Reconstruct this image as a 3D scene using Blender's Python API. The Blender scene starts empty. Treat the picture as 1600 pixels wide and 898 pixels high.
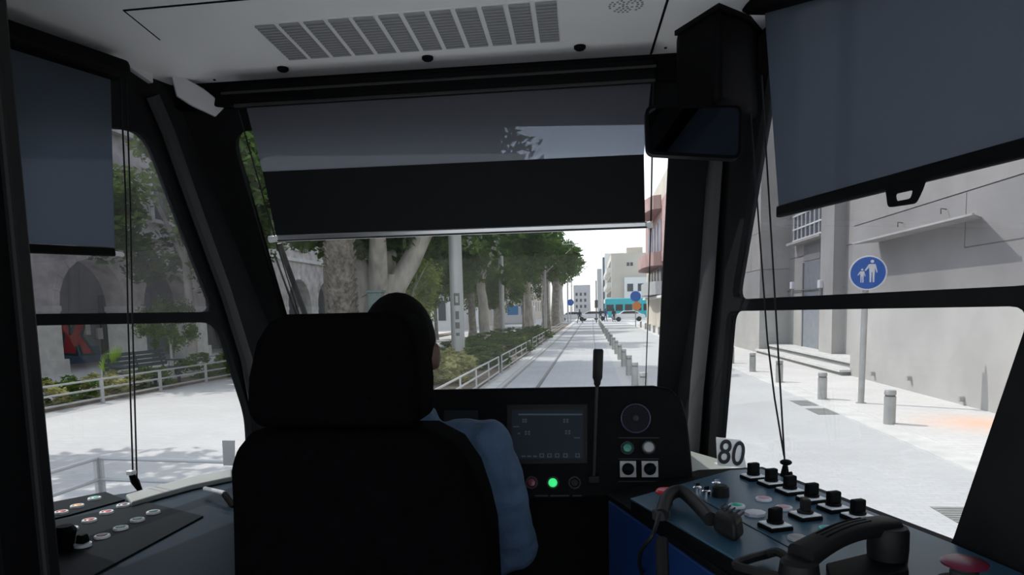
import bpy, bmesh, math, random
import numpy as np
from mathutils import Vector, Matrix
from mathutils.geometry import tessellate_polygon

random.seed(7)
S = bpy.context.scene
COL = S.collection

# ------------------------------------------------------------------ camera
FPX, PPX, PPY, H = 1100.0, 800.0, 600.0, 1.9      # focal length and principal point in px of 1600x898; eye height
_c = Vector((925 - PPX, PPY - 481, -FPX)).normalized()     # street direction seen from the camera
_t = Vector((1, 0.024, 0))                                  # horizon tilt
_u = _c.cross(_t).normalized()
if _u.y < 0: _u = -_u
_r = _c.cross(_u)
ROT = Matrix((_r, _c, _u))                                  # camera -> world
CAM = Vector((0, 0, H))
cd = bpy.data.cameras.new('camera')
cd.sensor_width = 36.0
cd.lens = FPX / 1600 * 36
cd.shift_y = (PPY - 449) / 1600
cd.clip_start = 0.02
cd.clip_end = 1000
cam = bpy.data.objects.new('camera', cd)
COL.objects.link(cam)
cam.matrix_world = Matrix.Translation(CAM) @ ROT.to_4x4()
S.camera = cam

# ------------------------------------------------------------------ light
w = bpy.data.worlds.new('sky'); S.world = w; w.use_nodes = True
nt = w.node_tree
bg = nt.nodes['Background']
sky = nt.nodes.new('ShaderNodeTexSky')
sky.sky_type = 'NISHITA'
sky.sun_disc = False
sky.sun_elevation = math.radians(55)
sky.sun_rotation = math.radians(-50)
sky.air_density = 1.0; sky.dust_density = 1.0; sky.ozone_density = 1.0
hs = nt.nodes.new('ShaderNodeHueSaturation'); hs.inputs['Saturation'].default_value = .42     # hazy white summer sky
nt.links.new(sky.outputs[0], hs.inputs['Color']); nt.links.new(hs.outputs[0], bg.inputs[0])
bg.inputs[1].default_value = 0.34
SUN = Vector((-0.82, 0.52, 1.10)).normalized()             # towards the sun
sd = bpy.data.lights.new('sun', 'SUN'); sd.energy = 3.3; sd.angle = math.radians(0.6); sd.color = (1, 0.965, 0.91)
so = bpy.data.objects.new('sun', sd); COL.objects.link(so)
so.rotation_euler = SUN.to_track_quat('Z', 'Y').to_euler()
so.location = (0, 0, 40)

vs = S.view_settings
vs.view_transform = 'Standard'; vs.look = 'None'; vs.gamma = 1; vs.use_curve_mapping = False
vs.exposure = 0.40
S.cycles.use_denoising = True
S.cycles.max_bounces = 10
S.cycles.diffuse_bounces = 5
S.cycles.transparent_max_bounces = 24
S.cycles.sample_clamp_indirect = 6

# ------------------------------------------------------------------ pixel -> point helpers
def ray(px, py): return ROT @ Vector(((px - PPX) / FPX, (PPY - py) / FPX, -1))
def onp(px, py, p0, n):
    d = ray(px, py); p0 = Vector(p0); n = Vector(n)
    return CAM + d * ((p0 - CAM).dot(n) / d.dot(n))
def PZ(px, py, z=0): return onp(px, py, (0, 0, z), (0, 0, 1))
def PY(px, py, y): return onp(px, py, (0, y, 0), (0, 1, 0))
def PX(px, py, x): return onp(px, py, (x, 0, 0), (1, 0, 0))
TP = 0.2126                                                # inward taper of the cab sides
XL, XR = -1.7, 0.86
NL = Vector((1, -TP, 0)).normalized(); NR = Vector((-1, -TP, 0)).normalized(); NW = Vector((0, -1, -.52)).normalized()   # inward normals
def PL(px, py, off=0): return onp(px, py, Vector((XL, 0, 0)) + NL * off, NL)
def PR(px, py, off=0): return onp(px, py, Vector((XR, 0, 0)) + NR * off, NR)
def PW(px, py, off=0): return onp(px, py, Vector((0, 2.45, H)) + NW * off, NW)

# ------------------------------------------------------------------ materials
MATS = {}
def mat(name, col, rough=.6, metal=0., var=.0, scale=8., bump=0., bscale=60., emit=0., spec=.5, col2=None, stretch=None, sheen=0):
    m = bpy.data.materials.new(name); m.use_nodes = True
    n = m.node_tree.nodes; l = m.node_tree.links; b = n['Principled BSDF']
    b.inputs['Base Color'].default_value = (*col, 1)
    b.inputs['Roughness'].default_value = rough
    b.inputs['Metallic'].default_value = metal
    b.inputs['Specular IOR Level'].default_value = spec
    if sheen: b.inputs['Sheen Weight'].default_value = sheen
    tc = n.new('ShaderNodeTexCoord'); src = tc.outputs['Object']
    if stretch:
        mp = n.new('ShaderNodeMapping'); mp.inputs['Scale'].default_value = stretch
        l.new(src, mp.inputs[0]); src = mp.outputs[0]
    if var or col2:
        t = n.new('ShaderNodeTexNoise'); t.inputs['Scale'].default_value = scale; t.inputs['Detail'].default_value = 6
        l.new(src, t.inputs['Vector'])
        r = n.new('ShaderNodeValToRGB')
        a = tuple(max(0, c * (1 - var)) for c in col); c2 = col2 or tuple(min(1, c * (1 + var)) for c in col)
        r.color_ramp.elements[0].position = .34; r.color_ramp.elements[1].position = .66
        r.color_ramp.elements[0].color = (*a, 1); r.color_ramp.elements[1].color = (*c2, 1)
        l.new(t.outputs[0], r.inputs[0]); l.new(r.outputs[0], b.inputs['Base Color'])
    if bump:
        t = n.new('ShaderNodeTexNoise'); t.inputs['Scale'].default_value = bscale; t.inputs['Detail'].default_value = 4
        l.new(src, t.inputs['Vector'])
        bp = n.new('ShaderNodeBump'); bp.inputs['Strength'].default_value = bump; bp.inputs['Distance'].default_value = .02
        l.new(t.outputs[0], bp.inputs['Height']); l.new(bp.outputs[0], b.inputs['Normal'])
    if emit:
        b.inputs['Emission Color'].default_value = (*col, 1); b.inputs['Emission Strength'].default_value = emit
    MATS[name] = m
    return m
def glass(name, tint, refl=.06, haze=0, hazecol=(.5, .5, .5)):
    m = bpy.data.materials.new(name); m.use_nodes = True
    n = m.node_tree.nodes; l = m.node_tree.links
    n.remove(n['Principled BSDF']); out = n['Material Output']
    t = n.new('ShaderNodeBsdfTransparent'); t.inputs[0].default_value = (*tint, 1)
    g = n.new('ShaderNodeBsdfGlossy'); g.inputs['Roughness'].default_value = .02
    lw = n.new('ShaderNodeLayerWeight'); pw = n.new('ShaderNodeMath'); pw.operation = 'POWER'; pw.inputs[1].default_value = 4
    fr = n.new('ShaderNodeMath'); fr.operation = 'MULTIPLY_ADD'; fr.inputs[1].default_value = .35; fr.inputs[2].default_value = refl * .4
    l.new(lw.outputs['Facing'], pw.inputs[0]); l.new(pw.outputs[0], fr.inputs[0])
    mx = n.new('ShaderNodeMixShader')
    l.new(fr.outputs[0], mx.inputs[0]); l.new(t.outputs[0], mx.inputs[1]); l.new(g.outputs[0], mx.inputs[2])
    last = mx
    if haze:                                               # translucent veil over the pane, uneven by noise
        d = n.new('ShaderNodeBsdfTranslucent'); d.inputs[0].default_value = (*hazecol, 1)
        m2 = n.new('ShaderNodeMixShader')
        nz = n.new('ShaderNodeTexNoise'); nz.inputs['Scale'].default_value = 3
        mt = n.new('ShaderNodeMath'); mt.operation = 'MULTIPLY'; mt.inputs[1].default_value = haze * 2
        l.new(nz.outputs[0], mt.inputs[0]); l.new(mt.outputs[0], m2.inputs[0])
        l.new(mx.outputs[0], m2.inputs[1]); l.new(d.outputs[0], m2.inputs[2]); last = m2
    l.new(last.outputs[0], out.inputs[0]); MATS[name] = m
    return m
def cloth(name, col, transl, see):                         # roller blind cloth: matt, lets some light and a little view through
    m = bpy.data.materials.new(name); m.use_nodes = True
    n = m.node_tree.nodes; l = m.node_tree.links
    n.remove(n['Principled BSDF']); out = n['Material Output']
    d = n.new('ShaderNodeBsdfDiffuse'); d.inputs[0].default_value = (*col, 1)
    t = n.new('ShaderNodeBsdfTranslucent'); t.inputs[0].default_value = (*col, 1)
    tr = n.new('ShaderNodeBsdfTransparent'); tr.inputs[0].default_value = (.9, .94, 1, 1)
    wv = n.new('ShaderNodeTexWave'); wv.inputs['Scale'].default_value = 160; wv.inputs['Distortion'].default_value = 1
    tc = n.new('ShaderNodeTexCoord'); l.new(tc.outputs['Object'], wv.inputs[0])
    bp = n.new('ShaderNodeBump'); bp.inputs['Strength'].default_value = .12; l.new(wv.outputs[1], bp.inputs['Height']); l.new(bp.outputs[0], d.inputs['Normal'])
    a = n.new('ShaderNodeMixShader'); a.inputs[0].default_value = transl
    b = n.new('ShaderNodeMixShader'); b.inputs[0].default_value = see
    l.new(d.outputs[0], a.inputs[1]); l.new(t.outputs[0], a.inputs[2])
    l.new(a.outputs[0], b.inputs[1]); l.new(tr.outputs[0], b.inputs[2]); l.new(b.outputs[0], out.inputs[0])
    MATS[name] = m
    return m
def leafmat(name, c1, c2, transl=.35):
    m = bpy.data.materials.new(name); m.use_nodes = True
    n = m.node_tree.nodes; l = m.node_tree.links
    n.remove(n['Principled BSDF']); out = n['Material Output']
    tc = n.new('ShaderNodeTexCoord'); nz = n.new('ShaderNodeTexNoise'); nz.inputs['Scale'].default_value = 2.2; nz.inputs['Detail'].default_value = 8
    l.new(tc.outputs['Object'], nz.inputs[0])
    r = n.new('ShaderNodeValToRGB'); r.color_ramp.elements[0].position = .35; r.color_ramp.elements[1].position = .65
    r.color_ramp.elements[0].color = (*c1, 1); r.color_ramp.elements[1].color = (*c2, 1); l.new(nz.outputs[0], r.inputs[0])
    d = n.new('ShaderNodeBsdfDiffuse'); t = n.new('ShaderNodeBsdfTranslucent'); mx = n.new('ShaderNodeMixShader'); mx.inputs[0].default_value = transl
    for x in (d, t): l.new(r.outputs[0], x.inputs[0])
    l.new(d.outputs[0], mx.inputs[1]); l.new(t.outputs[0], mx.inputs[2]); l.new(mx.outputs[0], out.inputs[0])
    MATS[name] = m
    return m

# ------------------------------------------------------------------ mesh builder
class MB:
    def __init__(s): s.v = []; s.f = []
    def add(s, vs, fs):
        o = len(s.v); s.v += [Vector(p) for p in vs]; s.f += [tuple(i + o for i in f) for f in fs]; return s
    def box(s, c, d, ax=None, taper=1.0):
        c = Vector(c); a = ax or (Vector((1, 0, 0)), Vector((0, 1, 0)), Vector((0, 0, 1)))
        vs = []
        for z in (-.5, .5):
            k = taper if z > 0 else 1
            for x, y in ((-.5, -.5), (.5, -.5), (.5, .5), (-.5, .5)):
                vs.append(c + a[0] * (x * d[0] * k) + a[1] * (y * d[1] * k) + a[2] * (z * d[2]))
        return s.add(vs, [(3, 2, 1, 0), (4, 5, 6, 7), (0, 1, 5, 4), (1, 2, 6, 5), (2, 3, 7, 6), (3, 0, 4, 7)])
    def span(s, a, b):
        a = Vector(a); b = Vector(b); return s.box((a + b) / 2, [abs(q) for q in (b - a)])
    def tube(s, pts, r, n=8, flat=1.0, upv=(0, 0, 1), closed=False):
        pts = [Vector(p) for p in pts]; k = len(pts); rs = list(r) if isinstance(r, (list, tuple)) else [r] * k
        vs = []; fs = []; ref = Vector(upv)
        for i, p in enumerate(pts):
            d = (pts[min(i + 1, k - 1)] - pts[max(i - 1, 0)]).normalized()
            if abs(d.dot(ref)) > .98: ref = Vector((1, 0, 0)) if abs(d.x) < .9 else Vector((0, 1, 0))
            a = d.cross(ref).normalized(); b = a.cross(d).normalized(); ref = b
            for j in range(n):
                t = 2 * math.pi * j / n
                vs.append(p + a * (math.cos(t) * rs[i]) + b * (math.sin(t) * rs[i] * flat))
        for i in range(k - 1):
            for j in range(n):
                fs.append((i * n + j, i * n + (j + 1) % n, (i + 1) * n + (j + 1) % n, (i + 1) * n + j))
        fs.append(tuple(range(n - 1, -1, -1))); fs.append(tuple((k - 1) * n + j for j in range(n)))
        return s.add(vs, fs)
    def lathe(s, prof, o=(0, 0, 0), axis=(0, 0, 1), n=20, cap=True):
        o = Vector(o); ax = Vector(axis).normalized()
        a = ax.orthogonal().normalized(); b = ax.cross(a)
        vs = []; fs = []
        for r, h in prof:
            for j in range(n):
                t = 2 * math.pi * j / n; vs.append(o + ax * h + a * (math.cos(t) * r) + b * (math.sin(t) * r))
        for i in range(len(prof) - 1):
            for j in range(n): fs.append((i * n + j, i * n + (j + 1) % n, (i + 1) * n + (j + 1) % n, (i + 1) * n + j))
        if cap: fs.append(tuple(range(n - 1, -1, -1))); fs.append(tuple((len(prof) - 1) * n + j for j in range(n)))
        return s.add(vs, fs)
    def prism(s, poly, vec):
        poly = [Vector(p) for p in poly]; vec = Vector(vec); n = len(poly)
        fs = [tuple(range(n)), tuple(range(2 * n - 1, n - 1, -1))] + [(i, i + n, (i + 1) % n + n, (i + 1) % n) for i in range(n)]
        return s.add(poly + [p + vec for p in poly], fs)
    def plate(s, outer, holes, fn, vec):
        loops = [[Vector((a, b, 0)) for a, b in lp] for lp in [outer] + list(holes)]
        flat = [p for lp in loops for p in lp]; tri = tessellate_polygon(loops); N = len(flat); vec = Vector(vec)
        P = [Vector(fn(p.x, p.y)) for p in flat]
        fs = [tuple(t) for t in tri] + [tuple(i + N for i in reversed(t)) for t in tri]; o = 0
        for lp in loops:
            k = len(lp)
            for i in range(k): fs.append((o + i, o + (i + 1) % k, o + (i + 1) % k + N, o + i + N))
            o += k
        return s.add(P + [p + vec for p in P], fs)
    def ball(s, c, r, n=14, m=8):
        c = Vector(c); r = r if isinstance(r, (tuple, list)) else (r, r, r); vs = []; fs = []
        for i in range(m + 1):
            th = math.pi * i / m
            for j in range(n):
                ph = 2 * math.pi * j / n
                vs.append(c + Vector((r[0] * math.sin(th) * math.cos(ph), r[1] * math.sin(th) * math.sin(ph), -r[2] * math.cos(th))))
        for i in range(m):
            for j in range(n): fs.append((i * n + j, i * n + (j + 1) % n, (i + 1) * n + (j + 1) % n, (i + 1) * n + j))
        return s.add(vs, fs)
    def loft(s, rings):
        n = len(rings[0]); vs = [p for r in rings for p in r]; fs = []
        for i in range(len(rings) - 1):
            for j in range(n): fs.append((i * n + j, i * n + (j + 1) % n, (i + 1) * n + (j + 1) % n, (i + 1) * n + j))
        fs.append(tuple(range(n - 1, -1, -1))); fs.append(tuple((len(rings) - 1) * n + j for j in range(n)))
        return s.add(vs, fs)
    def build(s, name, m, parent=None, bev=0, seg=2, smooth=False, base=None, weld=False, tri=False):
        me = bpy.data.meshes.new(name)
        if parent is None:
            if base is None:
                xs = [p.x for p in s.v]; ys = [p.y for p in s.v]; zs = [p.z for p in s.v]
                base = Vector(((min(xs) + max(xs)) / 2, (min(ys) + max(ys)) / 2, min(zs)))
            base = Vector(base); vs = [p - base for p in s.v]
        else:
            inv = WM(parent).inverted(); vs = [inv @ p for p in s.v]
        me.from_pydata([tuple(p) for p in vs], [], s.f)
        bm = bmesh.new(); bm.from_mesh(me)
        if weld: bmesh.ops.remove_doubles(bm, verts=bm.verts, dist=1e-5)
        bmesh.ops.recalc_face_normals(bm, faces=bm.faces)
        bm.to_mesh(me); bm.free()
        if smooth:
            for p in me.polygons: p.use_smooth = True
        me.materials.append(MATS[m] if isinstance(m, str) else m)
        o = bpy.data.objects.new(name, me); COL.objects.link(o)
        if parent is None: o.location = base
        else: o.parent = parent
        if bev:
            md = o.modifiers.new('bevel', 'BEVEL'); md.width = bev; md.segments = seg; md.limit_method = 'ANGLE'; md.angle_limit = .6
        if smooth and (bev or len(s.v) < 3000):
            try: me.set_sharp_from_angle(angle=math.radians(38))
            except Exception: pass
        return o
def WM(o):
    m = o.matrix_basis.copy()
    while o.parent: o = o.parent; m = o.matrix_basis @ m
    return m
def empty(name, loc, rz=0):
    o = bpy.data.objects.new(name, None); COL.objects.link(o); o.location = loc; o.rotation_euler = (0, 0, rz); o.empty_display_size = .1
    o.matrix_basis = Matrix.Translation(Vector(loc)) @ Matrix.Rotation(rz, 4, 'Z')
    return o
def tag(o, label, cat, group=None, kind=None):
    o['label'] = label; o['category'] = cat
    if group: o['group'] = group
    if kind: o['kind'] = kind
    return o
def struct(o, label=None):
    o['kind'] = 'structure'
    if label: o['label'] = label
    return o
def copy_tree(o, parent=None):
    c = o.copy(); COL.objects.link(c); c.parent = parent
    for ch in list(o.children): copy_tree(ch, c)
    return c
def rpoly(pts, r, n=5):                                    # polygon with rounded corners (2-D)
    out = []; k = len(pts)
    for i in range(k):
        p = Vector(pts[i]); a = Vector(pts[i - 1]); b = Vector(pts[(i + 1) % k])
        ri = r[i] if isinstance(r, (list, tuple)) else r
        if ri <= 0: out.append((p.x, p.y)); continue
        da = (a - p); db = (b - p); ri = min(ri, da.length * .45, db.length * .45); da.normalize(); db.normalize()
        p0 = p + da * ri; p1 = p + db * ri
        for j in range(n + 1):
            t = j / n; q = p0 * (1 - t) ** 2 + p * 2 * t * (1 - t) + p1 * t * t; out.append((q.x, q.y))
    return out
def text_mesh(txt, size, depth=.0008):
    cu = bpy.data.curves.new('txt', 'FONT'); cu.body = txt; cu.size = size; cu.extrude = depth; cu.offset = size * .009; cu.align_x = 'CENTER'; cu.align_y = 'CENTER'
    o = bpy.data.objects.new('txt', cu); COL.objects.link(o)
    bpy.context.view_layer.update()
    me = bpy.data.meshes.new_from_object(o.evaluated_get(bpy.context.evaluated_depsgraph_get()))
    v = [p.co.copy() for p in me.vertices]; f = [tuple(p.vertices) for p in me.polygons]
    bpy.data.objects.remove(o); bpy.data.curves.remove(cu); bpy.data.meshes.remove(me)
    return v, f
def remesh(mb, name, m, parent, voxel, sm=6, fac=.5):      # fuse overlapping volumes into one continuous skin
    o = mb.build(name, m, parent, smooth=True)
    a = o.modifiers.new('r', 'REMESH'); a.mode = 'VOXEL'; a.voxel_size = voxel; a.use_smooth_shade = True
    b = o.modifiers.new('s', 'SMOOTH'); b.iterations = sm; b.factor = fac
    bpy.context.view_layer.update()
    me = bpy.data.meshes.new_from_object(o.evaluated_get(bpy.context.evaluated_depsgraph_get()))
    o.modifiers.clear(); o.data = me
    for p in me.polygons: p.use_smooth = True
    if not me.materials: me.materials.append(MATS[m])
    return o

# ------------------------------------------------------------------ palette
mat('ceiling_white', (.86, .86, .855), .45, var=.03, scale=2)
mat('vent_grey', (.30, .305, .31), .6)
mat('black_plastic', (.0035, .0037, .0042), .6, var=.2, scale=30, bump=.05, bscale=400, spec=.06)
mat('cab_dark', (.015, .0155, .0165), .6, spec=.0, var=.12, scale=6)
mat('cab_grey', (.035, .036, .038), .6, spec=.1, var=.06, scale=5)
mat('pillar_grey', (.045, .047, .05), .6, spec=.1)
mat('sun_patch_grey', (.52, .52, .53), .45)  # pale grey for the sun patches by the left pillar
mat('rubber', (.005, .005, .0055), .6, spec=.25)
mat('seat_fabric', (.0015, .0015, .0018), .95, var=.25, scale=90, bump=.25, bscale=500, spec=.02)
mat('aluminium', (.55, .56, .58), .3, metal=.9)
mat('chrome', (.8, .8, .82), .12, metal=1)
mat('console_top', (.012, .026, .040), .45, var=.08, scale=6, spec=.05)
mat('console_sheen', (.03, .085, .135), .36, var=.08, scale=6, spec=.3)  # blue base carries the sky reflection on the right worktop
mat('console_plate', (.007, .010, .012), .5, spec=.03, var=.1, scale=8)
mat('sill_grey', (.30, .315, .30), .5, var=.05)
mat('dash_pale', (.68, .69, .68), .6, var=.04)
mat('blue_panel', (.003, .022, .10), .45, var=.1)
mat('white_plastic', (.75, .76, .76), .4)
mat('switch_white', (.88, .92, .95), .2)
mat('red_cap', (.5, .02, .03), .35); mat('dark_red_cap', (.12, .01, .03), .35)
mat('green_cap', (.02, .19, .14), .35); mat('teal_cap', (.05, .45, .42), .35); mat('orange_cap', (.75, .34, .05), .35); mat('bright_green_cap', (.02, .42, .28), .35)
mat('pink_cap', (.55, .33, .40), .4); mat('pale_cap', (.6, .62, .66), .4); mat('grey_cap', (.3, .31, .31), .4)
mat('green_lit', (.04, .85, .22), .4, emit=.55)
mat('screen', (.008, .013, .018), .5, emit=.28, spec=.1)
mat('screen_dim', (.006, .008, .010), .5, emit=.12, spec=.1)
mat('screen_mark', (.03, .04, .05), .5, emit=.45, spec=.1)
mat('purple_ring', (.05, .045, .10), .35, emit=.1)
mat('gauge_face', (.006, .006, .009), .5, spec=.1)
mat('shirt_blue', (.042, .08, .14), .85, var=.10, scale=14, bump=.7, bscale=16)
mat('trousers_dark', (.015, .017, .025), .9)
mat('skin', (.10, .057, .038), .55, var=.06, scale=12)
mat('hair_dark', (.002, .0018, .0018), .9, var=.3, scale=120, bump=.5, bscale=300, spec=.1)
mat('mirror_glass', (.10, .11, .13), .03, metal=1)
mat('print_black', (.012, .012, .014), .6)
glass('pane_clear', (.80, .805, .805)); glass('pane_fill', (.97, .97, .97)); glass('pane_tint', (.60, .60, .615), haze=.012, hazecol=(.6, .6, .66)); glass('pane_front', (.82, .83, .825), haze=.003)
cloth('blind_grey', (.17, .175, .20), .5, .27); cloth('blind_side', (.145, .175, .215), .55, .16)
cloth('blind_black', (.018, .019, .0205), .2, .0)

# ================================================================== THE CAB
def fL(y, z): return (XL + TP * y, y, z)
def fR(y, z): return (XR - TP * y, y, z)
def yw(z): return 2.45 - .52 * (z - H)
def fW(x, z): return (x, yw(z), z)
ZC, ZF = H + .70, .60
def l2(px, py): p = PL(px, py); return (p.y, p.z)
def r2(px, py): p = PR(px, py); return (p.y, p.z)
def w2(px, py): p = PW(px, py); return (p.x, p.z)

# side walls and the front frame, each one plate with its window openings
holeLU = rpoly([l2(-20, 185), l2(232, 203), l2(340, 487), l2(-20, 491)], [.05, .07, .05, .05])
holeLL = rpoly([l2(-20, 510), l2(346, 503), l2(392, 650), l2(400, 790), l2(-20, 830)], [.03, .06, .05, .05, .05])
sideL = rpoly([(-.62, .95), (.72, .95), (.72, 2.5), (-.62, 2.5)], .06)      # added opening beside the camera, lets in more daylight
outerL = [(-.75, ZF), (yw(ZF), ZF), (yw(ZC + .1), ZC + .1), (-.75, ZC + .1)]
struct(MB().plate(outerL, [holeLU, holeLL, sideL], fL, -NL * .03).build('wall_left', 'cab_dark'), 'dark left cab wall with two stacked side windows')
holeRU = rpoly([r2(1216, 20), r2(1142, 468), r2(1640, 444), r2(1900, 340), r2(1900, -200)], [.08, .05, .06, .06, .06])
holeRL = rpoly([r2(1136, 486), r2(1115, 745), r2(1150, 850), r2(1483, 860), r2(1613, 478)], [.04, .03, .05, .03, .04])
sideR = rpoly([(-.62, .95), (.30, .95), (.30, 2.5), (-.62, 2.5)], .06)  # matching opening added on the right for daylight
outerR = [(-.75, ZF), (yw(ZF), ZF), (yw(ZC + .1), ZC + .1), (-.75, ZC + .1)]
struct(MB().plate(outerR, [holeRU, holeRL, sideR], fR, -NR * .03).build('wall_right', 'cab_dark'), 'dark right cab wall with two stacked side windows')
holeW = rpoly([(-1.125, 1.28), (.235, 1.28), (.235, 2.43), (-1.112, 2.475)], .07)
outerW = [(XL + TP * yw(ZF), ZF), (XR - TP * yw(ZF), ZF), (XR - TP * yw(ZC + .1), ZC + .1), (XL + TP * yw(ZC + .1), ZC + .1)]
struct(MB().plate(outerW, [holeW], fW, -NW * .025).build('wall_front', 'cab_dark'), 'black windshield surround and nose of the cab')
struct(MB().plate([(-1.95, ZF - .1), (1.15, ZF - .1), (1.15, ZC + .1), (-1.95, ZC + .1)], [rpoly([(-1.7, .8), (.9, .8), (.9, 2.54), (-1.7, 2.54)], .06)], lambda x, z: (x, -.72, z), (0, -.1, 0)).build('wall_back', 'cab_dark'), 'dark cab partition with a wide opening added for daylight behind the camera')  # unglazed opening added so daylight reaches the ceiling
struct(MB().prism([(-1.87, -.8, ZF), (1.03, -.8, ZF), (.30, 3.05, ZF), (-1.07, 3.05, ZF)], (0, 0, -.08)).build('floor', 'cab_dark'))
# panes
def pane(name, pts2, fn, nrm, m, label):
    return struct(MB().plate(pts2, [], lambda a, b: Vector(fn(a, b)) - nrm * .015, -nrm * .005).build(name, m), label)
pane('window_1', holeLU, fL, NL, 'pane_tint', 'tinted upper left side window pane')
pane('window_2', holeLL, fL, NL, 'pane_clear', 'clear lower left side window pane')
pane('fill_window_left', sideL, fL, NL, 'pane_fill', 'added daylight window beside the camera on the left')
pane('fill_window_right', sideR, fR, NR, 'pane_fill', 'added daylight window beside the camera on the right')
pane('window_3', holeW, fW, NW, 'pane_front', 'raked windshield pane')
pane('window_4', holeRU, fR, NR, 'pane_tint', 'tinted upper right side window pane')
pane('window_5', holeRL, fR, NR, 'pane_clear', 'clear lower right side window pane')
# ceiling: slab, with seams, screws, speaker holes as parts
def cz(px, py, d=0): p = PZ(px, py, ZC); p.z += d; return p
yb = 2.09
ce = struct(MB().prism([(-1.92, -.8, ZC), (1.10, -.8, ZC), (XR - TP * yb + .03, yb, ZC), (XL + TP * yb - .03, yb, ZC)], (0, 0, .14)).build('ceiling', 'ceiling_white'), 'off-white cab ceiling panel')
def seam(a, b, wd=.006):
    a = cz(*a, -.0015); b = cz(*b, -.0015); d = (b - a).normalized(); q = Vector((-d.y, d.x, 0)) * wd / 2
    MB().prism([a - q, a + q, b + q, b - q], (0, 0, .003)).build('seam', 'black_plastic', ce)
seam((193, 16), (390, -2)); seam((1017, 84), (1046, -10)); seam((193, 16), (250, 62), .0025)
for p in ((442, 106), (668, 89), (906, 72)):
    c = cz(*p); MB().lathe([(.016, 0), (.016, -.006), (.011, -.010)], c, n=16).build('plug', 'black_plastic', ce, smooth=True)
for p in ((1040, 74), (335, 124)):
    MB().lathe([(.004, 0), (.004, -.003)], cz(*p), n=8).build('screw', 'cab_grey', ce)
c = cz(978, 8); g = MB()
for rr, n in ((.008, 5), (.018, 10), (.028, 16), (.038, 22)):
    for k in range(n):
        if (k * 7 + n) % 5 == 0: continue
        a = 2 * math.pi * k / n; g.lathe([(.0032, 0), (.0032, -.0012)], c + Vector((math.cos(a) * rr, math.sin(a) * rr, 0)), n=6)
so_ = g.build('speaker_holes', 'vent_grey', ce); so_['kind'] = 'stuff'
# ceiling vent: twelve slotted strips in a flush frame
vt = empty('ceiling_vent', cz(650, 50))
tag(vt, 'grey slotted air vent strip set in the white ceiling above the windshield', 'vent')
MB().prism([cz(393, 38, -.0006), cz(451, 95, -.0006), cz(881, 64, -.0006), cz(879, -3, -.0006)], (0, 0, .002)).build('frame', 'ceiling_white', vt)
A0, A1 = cz(396, 40), cz(876, 0); B0, B1 = cz(452, 93), cz(880, 63)
for k in range(12):
    t0, t1 = k / 12 + .004, (k + .84) / 12
    q = [A0.lerp(A1, t0), A0.lerp(A1, t1), B0.lerp(B1, t1), B0.lerp(B1, t0)]
    mb = MB(); nb = 14
    for j in range(nb):                                    # fine fins
        a, b = j / nb, (j + .62) / nb
        P = [q[0].lerp(q[3], a), q[1].lerp(q[2], a), q[1].lerp(q[2], b), q[0].lerp(q[3], b)]
        mb.prism([p - Vector((0, 0, .0045)) for p in P], (0, 0, .002))
    s_ = MB().prism([p - Vector((0, 0, .0022)) for p in q], (0, 0, .0012)).build('slotted_strip', 'vent_grey', vt)
    mb.build('fins', 'vent_grey', s_)['kind'] = 'stuff'

# trims around the windshield, sun patch and highlight pieces, pillar covers
def strip(pts, wd, th, nrm, m, name, label=None):
    mb = MB(); pts = [Vector(p) for p in pts]
    mb.tube(pts, wd / 2, 8, th / wd, upv=nrm)
    o = mb.build(name, m, smooth=True); return struct(o, label)
strip([PL(238, 150, .02), PL(262, 205, .02), PL(310, 340, .02), PL(352, 455, .02), PL(385, 560, .02), PL(400, 640, .02)], .05, .03, NL, 'cab_grey', 'highlight_strip', 'grey strip for the highlight along the left windshield pillar')  # raised grey strip standing in for the pillar edge's highlight
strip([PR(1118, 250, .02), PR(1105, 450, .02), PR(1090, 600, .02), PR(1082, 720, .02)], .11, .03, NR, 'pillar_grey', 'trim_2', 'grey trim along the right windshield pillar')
NG = Vector((.55, -.8, -.15)).normalized(); pg = PL(262, 130, .05)
PG = lambda a, b: onp(a, b, pg, NG)
struct(MB().prism([PG(265, 108), PG(318, 138), PG(353, 166), PG(337, 182), PG(300, 165), PG(276, 150)], -NG * .02).build('sun_patch', 'sun_patch_grey', bev=.003), 'light grey plate for the sun patch under the ceiling beside the left pillar')  # pale plate shaped as the patch of sunlight on the pillar
struct(MB().prism([PL(192, 66, .02), PL(238, 92, .02), PL(240, 130, .02), PL(208, 108, .02)], -NL * .02).build('sun_patch_small', 'sun_patch_grey', bev=.003), 'small light plate for the sun patch at the left ceiling edge')  # second pale plate, for the bright sun patch at the ceiling edge
# header above the front blind
struct(MB().span((-1.25, 2.085, 2.53), (.45, 2.12, 2.61)).build('trim_5', 'black_plastic', bev=.006), 'black header rail under the ceiling edge')
# door post at the left edge of the view, close to the lens
mb = MB().prism([(-.80, .90, ZF), (-1.9, .90, ZF), (-1.9, .96, ZF), (-.80, .96, ZF)], (0, 0, ZC - ZF))
px0 = PY(54, 480, 1.0).x
post = MB().span((px0 - 1.0, .90, ZF), (px0 - .012, 1.0, ZC)).build('wall_partition', 'black_plastic', bev=.01)
struct(post, 'black cab door post at the left edge')
struct(MB().span((px0 - .03, .975, ZF), (px0, 1.005, ZC)).build('trim_6', 'rubber', bev=.006), 'dark rubber edge of the cab door post')

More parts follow.
